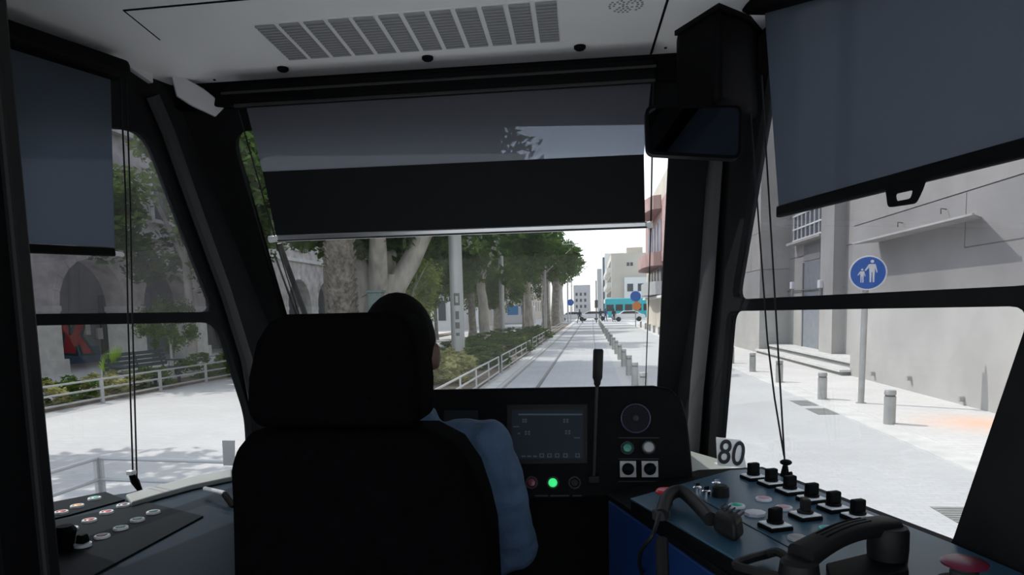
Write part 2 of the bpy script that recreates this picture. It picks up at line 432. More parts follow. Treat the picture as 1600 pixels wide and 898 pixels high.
# ------------------------------------------------------------------ roller blinds
def thing(name, loc, label, cat, group=None, rz=0): return tag(empty(name, loc, rz), label, cat, group)
fb = thing('roller_blind', PW(700, 240, .06), 'wide grey roller blind with a black lower band across the windshield', 'roller blind')
o = .06
ctop, cbot = [PW(352, 136, o), PW(1027, 92, o)], [PW(366, 166, o), PW(1025, 126, o)]
def rail(a, b, hgt, dep, name, m, parent, bev=.006):       # box rail from a to b
    a = Vector(a); b = Vector(b); d = (b - a).normalized(); u = Vector((0, 0, 1)); u = (u - d * u.dot(d)).normalized(); s = d.cross(u)
    return MB().box((a + b) / 2, ((b - a).length, dep, hgt), (d, s, u)).build(name, m, parent, bev=bev)
cas = rail((ctop[0] + cbot[0]) / 2, (ctop[1] + cbot[1]) / 2, .062, .05, 'cassette', 'black_plastic', fb, .012)
rail(PW(345, 146, .092), PW(1026, 103, .092), .007, .006, 'lip', 'cab_grey', cas, .002)
rail(PW(366, 165, .092), PW(1024, 125, .092), .008, .008, 'lip', 'cab_grey', cas, .002)
MB().prism([PW(383, 158, o), PW(1018, 120, o), PW(1006, 242, o), PW(411, 269, o)], NW * .002).build('cloth', 'blind_grey', fb)
MB().prism([PW(411, 268, o), PW(1006, 241, o), PW(1008, 350, o), PW(433, 371, o)], NW * .003).build('black_band', 'blind_black', fb)
bb = rail(PW(433, 372, o), PW(1011, 351, o), .022, .018, 'bottom_bar', 'aluminium', fb, .006)
rail(PW(434, 376, o + .008), PW(1011, 355, o + .008), .004, .01, 'groove', 'cab_grey', bb, .001)
for p, q in (((421, 374), (436, 372)), ((1010, 352), (1020, 350))):
    MB().tube([PW(*p, o), PW(*q, o)], .011, 10).build('end_cap', 'white_plastic', bb, smooth=True)
for k, (p, q) in enumerate((((372, 172), (430, 372)), ((1021, 122), (1017, 350)))):
    MB().tube([PW(*p, o), PW(*q, o)], .0025, 6).build('guide_wire', 'rubber', fb)
MB().tube([PW(430, 374, o), PW(470, 500, o), PW(490, 640, o)], .0022, 6).build('guide_wire', 'rubber', fb)
MB().tube([PW(1017, 352, o), PW(1013, 480, o), PW(1008, 620, o)], .0018, 6).build('guide_wire', 'rubber', fb)

rb = thing('roller_blind', PR(1400, 150, .06), 'slate grey roller blind with a pull tab over the right side window', 'roller blind')
o = .06
MB().prism([PR(1196, 8, o), PR(1219, 328, o), PR(1720, 195, o), PR(1720, -140, o)], NR * .003).build('cloth', 'blind_side', rb)
bb = rail(PR(1217, 331, o + .004), PR(1720, 200, o + .004), .026, .016, 'bottom_bar', 'black_plastic', rb, .004)
hp = [PR(*p, o + .006) for p in ((1388, 292), (1450, 276), (1441, 300), (1432, 318), (1392, 324))]
hh = [PR(*p, o + .006) for p in ((1400, 303), (1432, 296), (1428, 310), (1402, 315))]
org = hp[0]; e1 = (Vector((-TP, 1, 0))).normalized(); e2 = Vector((0, 0, 1))
to2 = lambda p: ((p - org).dot(e1), (p - org).dot(e2))
MB().plate(rpoly([to2(p) for p in hp], .008), [rpoly([to2(p) for p in hh], .006)], lambda a, b: org + e1 * a + e2 * b, NR * .006).build('pull_tab', 'black_plastic', bb)
rail(PR(1180, -8, .07), PR(1720, -190, .07), .09, .08, 'cassette', 'black_plastic', rb, .02)

lb = thing('roller_blind', PL(100, 250, .05), 'blue-grey roller blind half covering the left side window', 'roller blind')
o = .05
MB().prism([PL(-90, 20, o), PL(171, 112, o), PL(178, 386, o), PL(-90, 374, o)], NL * .003).build('cloth', 'blind_side', lb)
bb = rail(PL(-90, 382, o + .004), PL(178, 394, o + .004), .022, .016, 'bottom_bar', 'black_plastic', lb, .004)
MB().tube([PL(176, 395, o), PL(192, 398, o)], .006, 8).build('end_cap', 'white_plastic', bb, smooth=True)
rail(PL(-90, 20, .07), PL(192, 112, .07), .05, .07, 'cassette', 'black_plastic', lb, .015)

def cord(name, label, pts_list, clamp, m='rubber'):
    t = thing(name, clamp, label, 'cord')
    for pts in pts_list: MB().tube(pts, .0022, 6).build('strand', m, t)
    return t
cl = cord('blind_cord', 'thin black twin blind cord hanging at the left side window', [[PL(188, 118, .09), PL(196, 300, .09), PL(200, 500, .09), PL(208, 752, .09)], [PL(197, 112, .08), PL(203, 300, .08), PL(207, 500, .08), PL(214, 752, .08)]], PL(211, 765, .09))
MB().box(PL(205, 738, .09), (.02, .02, .012)).build('bead', 'white_plastic', cl, bev=.003)
MB().tube([PL(206, 742, .09), PL(211, 752, .09), PL(220, 768, .09)], [.008, .011, .006], 8).build('clamp', 'black_plastic', cl, smooth=True)
MB().tube([PL(193, 772, .08), PL(238, 764, .08)], .006, 8, .5).build('clip_plate', 'white_plastic', cl)
cr = cord('blind_cord', 'thin black twin blind cord hanging at the right side window', [[PR(1190, 118, .05), PR(1201, 300, .05), PR(1213, 500, .05), PR(1226, 720, .05)], [PR(1165, 75, .045), PR(1182, 300, .045), PR(1199, 530, .045), PR(1210, 620, .045), PR(1225, 712, .045)]], PR(1226, 740, .05))
MB().ball(PR(1228, 722, .05), (.014, .014, .007)).build('bead', 'black_plastic', cr, smooth=True)
MB().tube([PR(1227, 727, .05), PR(1226, 745, .05), PR(1222, 775, .05)], [.006, .012, .016], 8).build('clamp', 'black_plastic', cr, smooth=True)
MB().tube([PR(1226, 742, .05), PR(1237, 739, .04)], .005, 6).build('lever', 'black_plastic', cr)

# ------------------------------------------------------------------ mirror and housing at the right pillar
hb = thing('pillar_housing', PY(1115, 100, 1.85), 'dark equipment housing hanging from the ceiling by the right pillar', 'housing')
ax = (Vector((.80, -.6, 0)).normalized(), Vector((.6, .80, 0)).normalized(), Vector((0, 0, 1)))
q = [PY(1056, 50, 1.93), PY(1122, 20, 1.78), PY(1168, 24, 1.86)]
zt, zb = ZC, PY(1100, 175, 1.85).z
pl = [Vector((p.x, p.y, zt)) for p in q] + [Vector((.44, 1.96, zt)), Vector((q[0].x + .02, 2.02, zt))]
MB().prism(pl, (0, 0, zb - zt)).build('shell', 'black_plastic', hb, bev=.018, seg=3, smooth=True)
MB().prism([Vector((p.x, p.y, zt)) for p in (q[0] + Vector((-.004, -.006, 0)), q[1] + Vector((0, -.01, 0)), q[2] + Vector((.008, 0, 0)))] + [Vector((.45, 1.97, zt))], (0, 0, -.012)).build('flange', 'black_plastic', hb)
mr = thing('interior_mirror', PY(1085, 205, 1.74), 'dark rectangular rear-view mirror below the pillar housing', 'mirror')
c2 = [PY(*p, 1.74) for p in ((1006, 172), (1163, 160), (1160, 246), (1008, 246))]
f2 = lambda a, b: Vector((a, 1.74 + .25 * (a - .28), b))
pts = [(p.x, p.z) for p in c2]
MB().plate(rpoly(pts, .02), [], f2, (0, .035, 0)).build('case', 'black_plastic', mr, bev=.008, smooth=True)
cx = sum(p[0] for p in pts) / 4; czz = sum(p[1] for p in pts) / 4
MB().plate(rpoly([(cx + (a - cx) * .93, czz + (b - czz) * .88) for a, b in pts], .014), [], lambda a, b: f2(a, b) - Vector((0, .0015, 0)), (0, .001, 0)).build('mirror_face', 'mirror_glass', mr)
MB().tube([f2(cx + .03, czz + .02) + Vector((0, .03, 0)), f2(cx + .05, czz + .05) + Vector((0, .07, .03)), Vector((cx + .06, 1.86, zb + .03))], .012, 8).build('bracket', 'black_plastic', mr, smooth=True)

# ------------------------------------------------------------------ driver's seat
seat = thing('driver_seat', (PY(560, 800, 1.3).x, 1.35, ZF), "black high-backed driver's seat with a wide headrest", 'seat')
sx = seat.location.x
def pad(outl, y, dep, name, bev=.04, parent=seat, lean=.0):
    P = [PY(*p, y) for p in outl]
    return MB().prism(P, (0, dep, 0)).build(name, 'seat_fabric', parent, bev=bev, seg=5, smooth=True)
pad([(398, 669), (382, 645), (384, 590), (396, 535), (416, 503), (440, 491), (608, 487), (630, 494), (645, 522), (653, 600), (652, 655), (642, 669)], 1.12, .13, 'headrest', .035)
bk = pad([(352, 800), (349, 740), (356, 700), (380, 680), (420, 676), (660, 674), (706, 698), (735, 740), (752, 790), (764, 840), (780, 1130), (360, 1130)], 1.10, .15, 'backrest', .04)
for p in (470, 580):
    a = PY(p, 655, 1.18); MB().tube([a, a - Vector((0, 0, .06))], .008, 8).build('post', 'chrome', seat, smooth=True)
for p in (362, 470, 590):
    pass
MB().box((sx, 1.42, 1.00), (.48, .48, .12)).build('seat_cushion', 'seat_fabric', seat, bev=.04, seg=4, smooth=True)
MB().lathe([(.20, ZF), (.18, ZF + .05), (.08, ZF + .08), (.07, .96)], (sx, 1.40, 0), n=20).build('pedestal', 'black_plastic', seat, smooth=True)

# ------------------------------------------------------------------ driver
hc = PY(626, 553, 1.50)                                    # head centre
X0 = hc.x
zs = 1.58
def ell(c, rx, ry, n=18): return [Vector(c) + Vector((rx * math.cos(2 * math.pi * i / n), ry * math.sin(2 * math.pi * i / n), 0)) for i in range(n)]
shR, shL = PY(757, 700, 1.52), Vector((X0 - .17, 1.50, zs))
elR, waR = PY(803, 850, 1.60), Vector((X0 + .08, 1.60, 1.27))
elL, waL = Vector((X0 - .185, 1.52, 1.31)), Vector((X0 - .08, 1.62, 1.27))
hpR, hpL = Vector((X0 + .09, 1.44, 1.12)), Vector((X0 - .11, 1.44, 1.12))
knR, knL = Vector((X0 + .12, 1.84, 1.12)), Vector((X0 - .14, 1.84, 1.12))
anR, anL = Vector((X0 + .13, 1.84, .69)), Vector((X0 - .15, 1.84, .69))
def torso(mb, e=0):
    mb.loft([ell((X0, 1.43, 1.06), .15 + e, .11 + e), ell((X0, 1.43, 1.16), .165 + e, .12 + e), ell((X0, 1.45, 1.30), .155 + e, .105 + e),
             ell((X0, 1.48, 1.45), .175 + e, .115 + e), ell((X0 + .01, 1.50, 1.55), .185 + e, .105 + e), ell((X0 + .015, 1.50, 1.61), .135 + e, .075 + e), ell((X0 + .01, 1.50, 1.655), .06 + e, .055 + e)])
def limb(mb, pts, rs, n=12): mb.tube(pts, rs, n); [mb.ball(p, r * .98, 12, 8) for p, r in zip(pts, rs)]
def hand(mb, wrist, d, side):
    d = Vector(d).normalized(); up = Vector((0, 0, 1)); lat = d.cross(up).normalized() * side
    pc = wrist + d * .05
    mb.box(pc, (.075, .095, .03), (lat, d, up))
    for k, ln in enumerate((.068, .078, .072, .055)):
        b = pc + d * .045 + lat * (-.03 + .02 * k)
        mb.tube([b, b + d * ln * .45 - up * .006, b + d * ln * .75 - up * .026, b + d * ln * .85 - up * .045], [.0095, .009, .0085, .007], 8)
    b = pc - lat * .035 - d * .01
    mb.tube([b, b - lat * .03 + d * .02, b - lat * .036 + d * .05 - up * .012], [.012, .011, .008], 8)
body = MB()
torso(body, -.012)
body.tube([Vector((X0 + .01, 1.50, 1.61)), Vector((X0 + .005, 1.505, 1.70)), hc - Vector((0, .01, .06))], [.06, .055, .055], 14)
body.ball(hc + Vector((0, 0, .01)), (.074, .096, .112), 20, 14)                      # skull
body.ball(hc + Vector((0, .035, -.055)), (.055, .062, .068), 16, 10)                  # jaw
body.ball(hc + Vector((0, .092, -.01)), (.013, .022, .026), 10, 8)                    # nose
body.ball(hc + Vector((0, .088, -.052)), (.024, .012, .010), 10, 6)                   # mouth
for s_ in (-1, 1):
    body.ball(hc + Vector((s_ * .080, -.005, -.005)), (.011, .020, .032), 10, 8)      # ears
    body.ball(hc + Vector((s_ * .030, .086, .018)), (.016, .010, .008), 10, 6)        # brow and eye ridge
limb(body, [shR, elR, waR], [.052, .042, .028]); limb(body, [shL, elL, waL], [.052, .042, .028])
hand(body, waR, (-.1, 1, -.05), 1); hand(body, waL, (.1, 1, -.05), -1)
limb(body, [hpR, knR, anR], [.078, .056, .042]); limb(body, [hpL, knL, anL], [.078, .056, .042])
for a in (anR, anL): body.ball(a + Vector((0, .06, -.045)), (.042, .125, .042), 14, 8)
person = remesh(body, 'person', 'skin', None, .007, 5)
tag(person, "seated driver in a light blue shirt seen from behind the black seat", 'person')
sh = MB(); torso(sh, .004)
sh.loft([ell((X0 + .01, 1.50, 1.63), .075, .07), ell((X0 + .008, 1.502, 1.69), .066, .066)])   # collar
limb(sh, [shR - Vector((.05, 0, -.012)), shR, shR.lerp(elR, .5) + Vector((.004, -.004, 0)), elR, elR.lerp(waR, .25)], [.062, .070, .064, .060, .056])
limb(sh, [shL + Vector((.05, 0, .012)), shL, shL.lerp(elL, .5), elL, elL.lerp(waL, .25)], [.062, .068, .064, .060, .056])
so2 = remesh(sh, 'shirt', 'shirt_blue', person, .008, 4)
so2['label'] = 'light blue shirt'
from mathutils import noise as _nz
_no = [v.normal.copy() for v in so2.data.vertices]
for v, vn in zip(so2.data.vertices, _no):                  # creases in the cloth
    p = v.co; k = _nz.noise(Vector((p.x * 9, p.y * 9, p.z * 22))) + .5 * _nz.noise(Vector((p.x * 30 + p.z * 12, p.y * 30, p.z * 14)))
    v.co = p + vn * (.007 * k)
tr = MB(); limb(tr, [hpR, knR, anR + Vector((0, 0, .06))], [.092, .070, .056]); limb(tr, [hpL, knL, anL + Vector((0, 0, .06))], [.092, .070, .056]); tr.ball((X0, 1.43, 1.10), (.165, .125, .10))
remesh(tr, 'trousers', 'trousers_dark', person, .01, 4)
for a in (anR, anL):
    MB().ball(a + Vector((0, .06, -.043)), (.048, .133, .047), 16, 10).build('shoe', 'black_plastic', person, smooth=True)
hr = MB().ball(hc + Vector((0, -.012, .022)), (.080, .098, .112), 22, 14)
hv = []
for p in hr.v:                                             # short hair: keep off the face and the nape
    d = p - hc
    if d.y > .055 and d.z < .06: p = hc + Vector((d.x * .8, .045, d.z * .8))
    if d.z < -.045: p = hc + Vector((d.x * .85, d.y * .86, -.045 + (d.z + .045) * .3))
    hv.append(p)
hr.v = hv
hr.build('hair', 'hair_dark', person, smooth=True)['label'] = 'short black hair'
for s_ in (-1, 1): MB().ball(hc + Vector((s_ * .030, .092, .008)), (.011, .006, .006), 10, 6).build('eye', 'white_plastic', person, smooth=True)

# ------------------------------------------------------------------ dashboard
zt = PY(860, 605, 1.85).z
ND = Vector((0, -1, .30)).normalized()
def PD(px, py, off=0): return onp(px, py, Vector((0, 1.85, zt)) + ND * off, ND)
dash = thing('dashboard', Vector((-.2, 2.0, 1.30)), 'black dashboard hood with screens, dials and buttons below the windshield', 'dashboard')
outl = [(470, 612), (680, 608), (1020, 602), (1046, 606), (1064, 622), (1074, 655), (1080, 710), (1084, 758), (1010, 775), (900, 778), (470, 800)]
MB().prism([PD(*p) for p in outl], (0, .035, -.004)).build('hood', 'black_plastic', dash, bev=.006)
MB().prism([PD(*p) + Vector((0, .036, -.022)) for p in ((470, 612), (680, 608), (1020, 602), (1046, 608), (1062, 630), (1066, 690), (470, 700))], (0, .66, -.13)).build('dash_top', 'dash_pale', dash)['label'] = 'pale grey dashboard top running to the windshield'  # unseen top kept pale to bounce sunlight onto the ceiling
MB().prism([(-.75, 2.1, 1.42), (.10, 2.1, 1.42), (.10, 2.1, ZF), (-.75, 2.1, ZF)], (0, .3, 0)).build('knee_panel', 'black_plastic', dash)
def flat(px_poly, off, th, name, m, parent, bev=0): return MB().prism([PD(*p, off) for p in px_poly], ND * th).build(name, m, parent, bev=bev)
b1 = flat([(792, 632), (918, 631), (918, 724), (792, 726)], 0, .004, 'bezel', 'rubber', dash, .002)
s1 = flat([(800, 640), (911, 639), (911, 716), (799, 717)], .004, .001, 'screen', 'screen', b1)
flat([(694, 641), (747, 641), (747, 665), (694, 665)], 0, .003, 'screen', 'screen_dim', dash)
g = MB()
def mk(x0, y0, x1, y1): g.prism([PD(*p, .005) for p in ((x0, y0), (x1, y0), (x1, y1), (x0, y1))], ND * .0004)
mk(810, 646, 910, 648.5)
for x, y in ((816, 654), (820, 654), (880, 654), (885, 654), (820, 673), (825, 673), (883, 672), (888, 672)):
    for k in range(2): mk(x, y + k * 3.6, x + 3.2, y + 2.4 + k * 3.6)
mk(802, 665.5, 811, 667); mk(897, 683, 906, 684.6); mk(809, 676, 813, 678)
for x in (815, 824, 833): mk(x, 711.5, x + 6, 713.5)
for x in (843, 855, 867, 880, 899):
    mk(x, 708, x + 7, 709.3); mk(x, 713, x + 7, 714.4); mk(x, 709.3, x + 1.4, 713); mk(x + 5.6, 709.3, x + 7, 713)
g.build('screen_symbols', 'screen_mark', s1)['kind'] = 'stuff'
def button(c, n, r, capm, parent, ringm='aluminium', h=.008, capr=.68, dome=.004, name='push_button'):
    ring = MB().lathe([(r, 0), (r, h * .7), (r * .93, h), (r * .72, h), (r * .70, h * .5)], c, n, 20).build(name, ringm, parent, smooth=True)
    MB().lathe([(r * capr, 0), (r * capr, h), (r * capr * .8, h + dome), (r * capr * .2, h + dome * 1.3)], c, n, 18).build('button_cap', capm, ring, smooth=True)
    return ring
button(PD(831, 754), ND, .017, 'dark_red_cap', dash, 'cab_grey'); button(PD(864, 754), ND, .017, 'green_lit', dash, 'cab_grey'); button(PD(898, 754), ND, .017, 'rubber', dash, 'cab_grey')
for a, b in ((836, 862), (860, 895), (895, 915)):
    flat([(a, 773), (b - 6, 773), (b - 6, 775.5), (a, 775.5)], 0, .0006, 'legend_strip', 'cab_grey', dash)
gc = PD(993, 654)
gg = MB().lathe([(.038, 0), (.038, .012), (.036, .014), (.035, .008)], gc, ND, 32, cap=False).build('gauge', 'purple_ring', dash, smooth=True)
MB().lathe([(.036, 0), (.036, .008)], gc, ND, 28).build('gauge_face', 'gauge_face', gg)
MB().lathe([(.008, 0), (.008, .011), (.005, .013)], gc, ND, 12).build('gauge_hub', 'cab_grey', gg, smooth=True)
u_ = Vector((0, 0, 1)) - ND * ND.z; u_.normalize(); x_ = u_.cross(ND)
mb = MB()
for k in range(20):
    a = math.radians(-130 + 260 * k / 19); d = x_ * math.sin(a) + u_ * math.cos(a)
    mb.tube([gc + d * .026 + ND * .009, gc + d * .032 + ND * .009], .0008, 4)
mb.build('gauge_ticks', 'cab_grey', gg)['kind'] = 'stuff'
button(PD(980, 700), ND, .018, 'green_cap', dash, 'cab_grey'); button(PD(1013, 699), ND, .018, 'grey_cap', dash, 'cab_grey', capr=.8)
def rotary(c, n, a1, a2, parent, sz=.045, m='switch_white', km='black_plastic', ang=0.):
    n = Vector(n).normalized()
    bs = MB().box(c + n * .003, (sz * 1.04, sz * 1.04, .008), (a1, a2, n)).build('switch_base', 'black_plastic', parent, bev=.002)
    MB().box(c + n * .0085, (sz * .94, sz * .94, .003), (a1, a2, n)).build('switch_plate', m, bs, bev=.001)
    d1 = a1 * math.cos(ang) + a2 * math.sin(ang); d2 = n.cross(d1)
    kb = MB().lathe([(sz * .36, .010), (sz * .34, .016)], c, n, 16)
    kb.box(c + n * .026, (sz * .60, sz * .34, .024), (d1, d2, n)).build('switch_knob', km, bs, bev=.003)
    return bs
mat('plate_grey', (.30, .30, .29), .4)
rotary(PD(981, 733), ND, x_, u_, dash, .044, 'plate_grey'); rotary(PD(1015, 733), ND, x_, u_, dash, .044, 'plate_grey', ang=.6)
for y in (683, 716, 751): flat([(966, y), (1030, y), (1030, y + 1.5), (966, y + 1.5)], 0, .0006, 'legend_strip', 'cab_grey', dash)
# control stick / gooseneck microphone standing in front of the dash
ms = thing('gooseneck_microphone', PY(932, 740, 1.74), 'black gooseneck microphone standing up in front of the dashboard', 'microphone')
MB().tube([PY(928, 745, 1.76), PY(930, 680, 1.74), PY(932, 620, 1.72), PY(933, 598, 1.72)], .0035, 8).build('stem', 'cab_grey', ms, smooth=True)
a, b = PY(933, 604, 1.72), PY(935, 545, 1.72); ax_ = (b - a)
MB().lathe([(.004, 0), (.008, .006), (.0085, .014), (.012, .022), (.0125, ax_.length - .004), (.010, ax_.length)], a, ax_, 16).build('head', 'rubber', ms, smooth=True)
MB().box(PY(928, 748, 1.765), (.03, .03, .02)).build('mount', 'rubber', ms, bev=.004)

# ------------------------------------------------------------------ right console
zc = 1.50
def C2(px, py, d=0): p = PZ(px, py, zc); p.z += d; return p
rc = thing('control_console', (.40, 1.2, ZF), 'blue-sided control console with switches along the right window', 'console')
bodyp = [PZ(*p, 1.455) for p in ((950, 781), (1090, 742), (1192, 737), (1487, 852), (1660, 930), (1660, 1050), (1330, 1050))]
MB().prism([Vector((p.x, p.y, 1.455)) for p in bodyp], (0, 0, ZF - 1.455)).build('cabinet', 'blue_panel', rc, bev=.004)
mb = MB().prism([Vector((p.x, p.y, 1.456)) for p in bodyp], (0, 0, .014)).build('rim', 'black_plastic', rc, bev=.004)
topp = [C2(*p) for p in ((985, 778), (1081, 751), (1141, 734), (1190, 732), (1485, 847), (1660, 922), (1660, 1030), (1420, 1030))]
MB().prism(topp, (0, 0, -.004)).build('worktop', 'console_sheen', rc, bev=.001)
MB().prism([p - Vector((0, 0, .0045)) for p in topp], (0, 0, -.027)).build('worktop_edge', 'black_plastic', rc, bev=.003)
# fine joint between the switch plate and the handset plate
a, b = C2(1085, 775, .0004), C2(1256, 868, .0004); dd = (b - a).normalized(); qq = Vector((-dd.y, dd.x, 0)) * .0012
MB().prism([a - qq, a + qq, b + qq, b - qq], (0, 0, .0006)).build('joint', 'rubber', rc)
av = (C2(1177, 748) - C2(1340, 811)).normalized(); bv = Vector((av.y, -av.x, 0)); ZV = Vector((0, 0, 1))
for p in ((1177, 748), (1205, 758), (1234, 770), (1268, 783), (1302, 797), (1340, 811)): rotary(C2(*p), ZV, bv, av, rc, .043)
rotary(C2(1211, 825), ZV, bv, av, rc, .043, ang=.3); 
r_ = rotary(C2(1258, 809), ZV, bv, av, rc, .043, km='rubber', ang=1.2)
def cap(p, r, m, ring='pale_cap'): return button(C2(*p), ZV, r, m, rc, ring, h=.005, dome=.002, name='push_button')
cap((1151, 792), .0165, 'bright_green_cap'); cap((1193, 781), .0165, 'pink_cap'); cap((1225, 795), .0165, 'pink_cap')
cap((1294, 828), .0165, 'teal_cap', 'teal_cap'); cap((1246, 842), .0165, 'grey_cap', 'grey_cap')
MB().lathe([(.020, 0), (.020, .006), (.012, .0075)], C2(1180, 804), ZV, 8).build('push_button', 'pale_cap', rc)
def mushroom(c, r, h, m, parent):
    st = MB().lathe([(r * .62, 0), (r * .6, h * .5), (r * .5, h * .55), (r * .5, h * .8)], c, ZV, 16).build('emergency_stop', 'cab_grey', parent, smooth=True)
    MB().lathe([(r * .55, h * .72), (r, h * .78), (r * 1.02, h * .88), (r * .85, h), (r * .3, h * 1.05)], c, ZV, 20).build('mushroom_cap', m, st, smooth=True)
mushroom(C2(1041, 788), .021, .032, 'red_cap', rc)
mushroom(C2(1506, 908), .030, .032, 'dark_red_cap', rc)
MB().lathe([(.034, 0), (.034, .002)], C2(1506, 910), ZV, 24).build('collar_ring', 'console_plate', rc)
for p in ((1089, 766), (1103, 772), (1119, 759)):          # key locks
    k = MB().lathe([(.010, 0), (.010, .008), (.006, .010)], C2(*p), ZV, 12).build('key_lock', 'chrome', rc, smooth=True)
    MB().box(C2(*p) + ZV * .013, (.004, .012, .008), (av, bv, ZV)).build('key', 'chrome', k)
kb = MB().lathe([(.018, 0), (.017, .02), (.012, .024)], C2(1126, 775), ZV, 14).build('knob', 'rubber', rc, smooth=True)

# fist microphone lying on the console with its lead
fm = thing('hand_microphone', C2(1110, 820), 'black hand-held radio microphone lying beside the red mushroom button', 'microphone')
def arc(pts, n=10):                                        # smooth curve through control points
    out = []; P = [Vector(p) for p in pts]; P = [P[0]] + P + [P[-1]]
    for i in range(1, len(P) - 2):
        for j in range(n):
            t = j / n; out.append(.5 * ((2 * P[i]) + (-P[i - 1] + P[i + 1]) * t + (2 * P[i - 1] - 5 * P[i] + 4 * P[i + 1] - P[i + 2]) * t * t + (-P[i - 1] + 3 * P[i] - 3 * P[i + 1] + P[i + 2]) * t ** 3))
    return out + [P[-2]]
MB().box(C2(1138, 836, .022), (.075, .052, .04), ((C2(1170, 850) - C2(1105, 815)).normalized(), (C2(1120, 845) - C2(1150, 820)).normalized(), ZV), .85).build('case', 'rubber', fm, bev=.01, seg=3, smooth=True)
MB().tube(arc([C2(1110, 828, .02), C2(1088, 806, .024), C2(1064, 792, .032), C2(1044, 797, .028), C2(1034, 814, .012)]), [.013] * 41, 14).build('grip', 'rubber', fm, smooth=True)
MB().box(C2(1033, 812, .01), (.02, .03, .02), (av, bv, ZV)).build('holder', 'cab_grey', fm, bev=.003)
gm = MB()
for k in range(5): gm.box(C2(1130 + k * 7, 826 + k * 4, .0435), (.004, .03, .002), ((C2(1170, 850) - C2(1105, 815)).normalized(), (C2(1120, 845) - C2(1150, 820)).normalized(), ZV))
gm.build('grille', 'cab_grey', fm)['kind'] = 'stuff'
ld = MB().tube(arc([C2(1030, 820, .02), PZ(1020, 835, 1.5), PZ(1002, 860, 1.46), PZ(1000, 885, 1.40), PZ(1010, 905, 1.30), PZ(1030, 930, 1.30)]), .004, 8).build('lead', 'rubber', fm, smooth=True)
MB().tube(arc([C2(1034, 838, -.006), C2(1036, 858, -.05), C2(1040, 885, -.1), C2(1042, 915, -.16)]), .011, 8).build('coiled_lead', 'rubber', fm, smooth=True)

# telephone handset on its cradle
th = thing('telephone_handset', C2(1320, 890), 'black telephone handset resting in its cradle on the console', 'telephone')
e0, e1 = C2(1388, 878), C2(1250, 912); hd = (e0 - e1).normalized(); hs = hd.cross(ZV)
prof = []
n = 14
for i in range(n + 1):
    t = i / n; c = e1.lerp(e0, t); c.z = zc + .030 + .026 * math.sin(math.pi * (.12 + t * .72)) + .012 * t
    prof.append((c, .020 + .004 * abs(2 * t - 1) ** 2, .013 + .004 * abs(2 * t - 1) ** 3))
rings = []
for c, wd, tk in prof: rings.append([c + hs * (math.copysign(abs(math.cos(a)) ** .6, math.cos(a)) * wd) + ZV * (math.copysign(abs(math.sin(a)) ** .6, math.sin(a)) * tk) for a in [2 * math.pi * j / 16 for j in range(16)]])
hb_ = MB().loft(rings).build('handle', 'rubber', th, smooth=True)
for k in (-1, 0, 1):
    MB().tube([p[0] + hs * (k * .009) + ZV * (p[2] * .98) for p in prof[3:11]], .0012, 6).build('rib', 'black_plastic', hb_)
MB().lathe([(.027, -.002), (.029, .03), (.029, .056), (.026, .062)], C2(1386, 884), ZV, 24).build('earpiece', 'rubber', th, smooth=True)
MB().lathe([(.026, 0), (.028, .02), (.026, .035), (.02, .040)], C2(1248, 915), ZV, 20).build('mouthpiece', 'rubber', th, smooth=True)
MB().prism([C2(1290, 893), C2(1412, 862), C2(1420, 905), C2(1300, 930)], (0, 0, .014)).build('cradle', 'black_plastic', th, bev=.003)
MB().tube(arc([C2(1235, 895, .02), C2(1215, 882, .02), C2(1195, 878, .012), C2(1170, 885, .012), C2(1150, 893, .01), C2(1190, 905, .01), C2(1230, 915, .01)]), .007, 8).build('coiled_cord', 'rubber', th, smooth=True)

# ------------------------------------------------------------------ ledges, number plate, cards
ldg = MB().prism([PY(1076, 752, 1.99), PY(1170, 752, 1.86), PY(1190, 750, 1.86), Vector((.385, 2.2, PY(1076, 752, 1.99).z)), Vector((.25, 2.45, PY(1076, 752, 1.99).z)), Vector((.18, 2.4, PY(1076, 752, 1.99).z))], (0, 0, -.05))
for p in ldg.v[:6]: p.z = 1.425
for p in ldg.v[6:]: p.z = 1.37
struct(ldg.build('trim_7', 'sill_grey'), 'grey window ledge behind the control console')
np_ = thing('number_plate', PY(1142, 728, 1.98), 'white card with the number 80 standing in the right window corner', 'number card')
P = [PY(*p, 1.98) for p in ((1119, 683), (1158, 687), (1167, 731), (1121, 727))]
MB().prism(P, (0, .004, 0)).build('card', 'white_plastic', np_, bev=.001)
MB().prism([P[2] + Vector((0, .004, 0)), P[3] + Vector((0, .004, 0)), P[3] + Vector((0, .05, -.005)), P[2] + Vector((0, .05, -.005))], (0, 0, .003)).build('foot', 'white_plastic', np_)
v, f = text_mesh('80', .092, .0004)
cc = PY(1143, 709, 1.9788); ex = (PY(1162, 713, 1.9788) - PY(1122, 708, 1.9788)).normalized(); ey = Vector((-ex.z, 0, ex.x))
dg = MB(); dg.add([cc + ex * (p.x * .80) + ey * (p.y * 1.05) + Vector((0, -p.z, 0)) for p in v], f); dg.build('digits', 'print_black', np_)
tag(MB().prism([Vector((PZ(*p, 1.427).x, PZ(*p, 1.427).y, 1.426)) for p in ((1080, 741), (1088, 737), (1108, 748), (1098, 752))], (0, 0, .002)).build('paper_slip', 'white_plastic'), 'small white paper slip on the ledge right of the dashboard', 'paper')

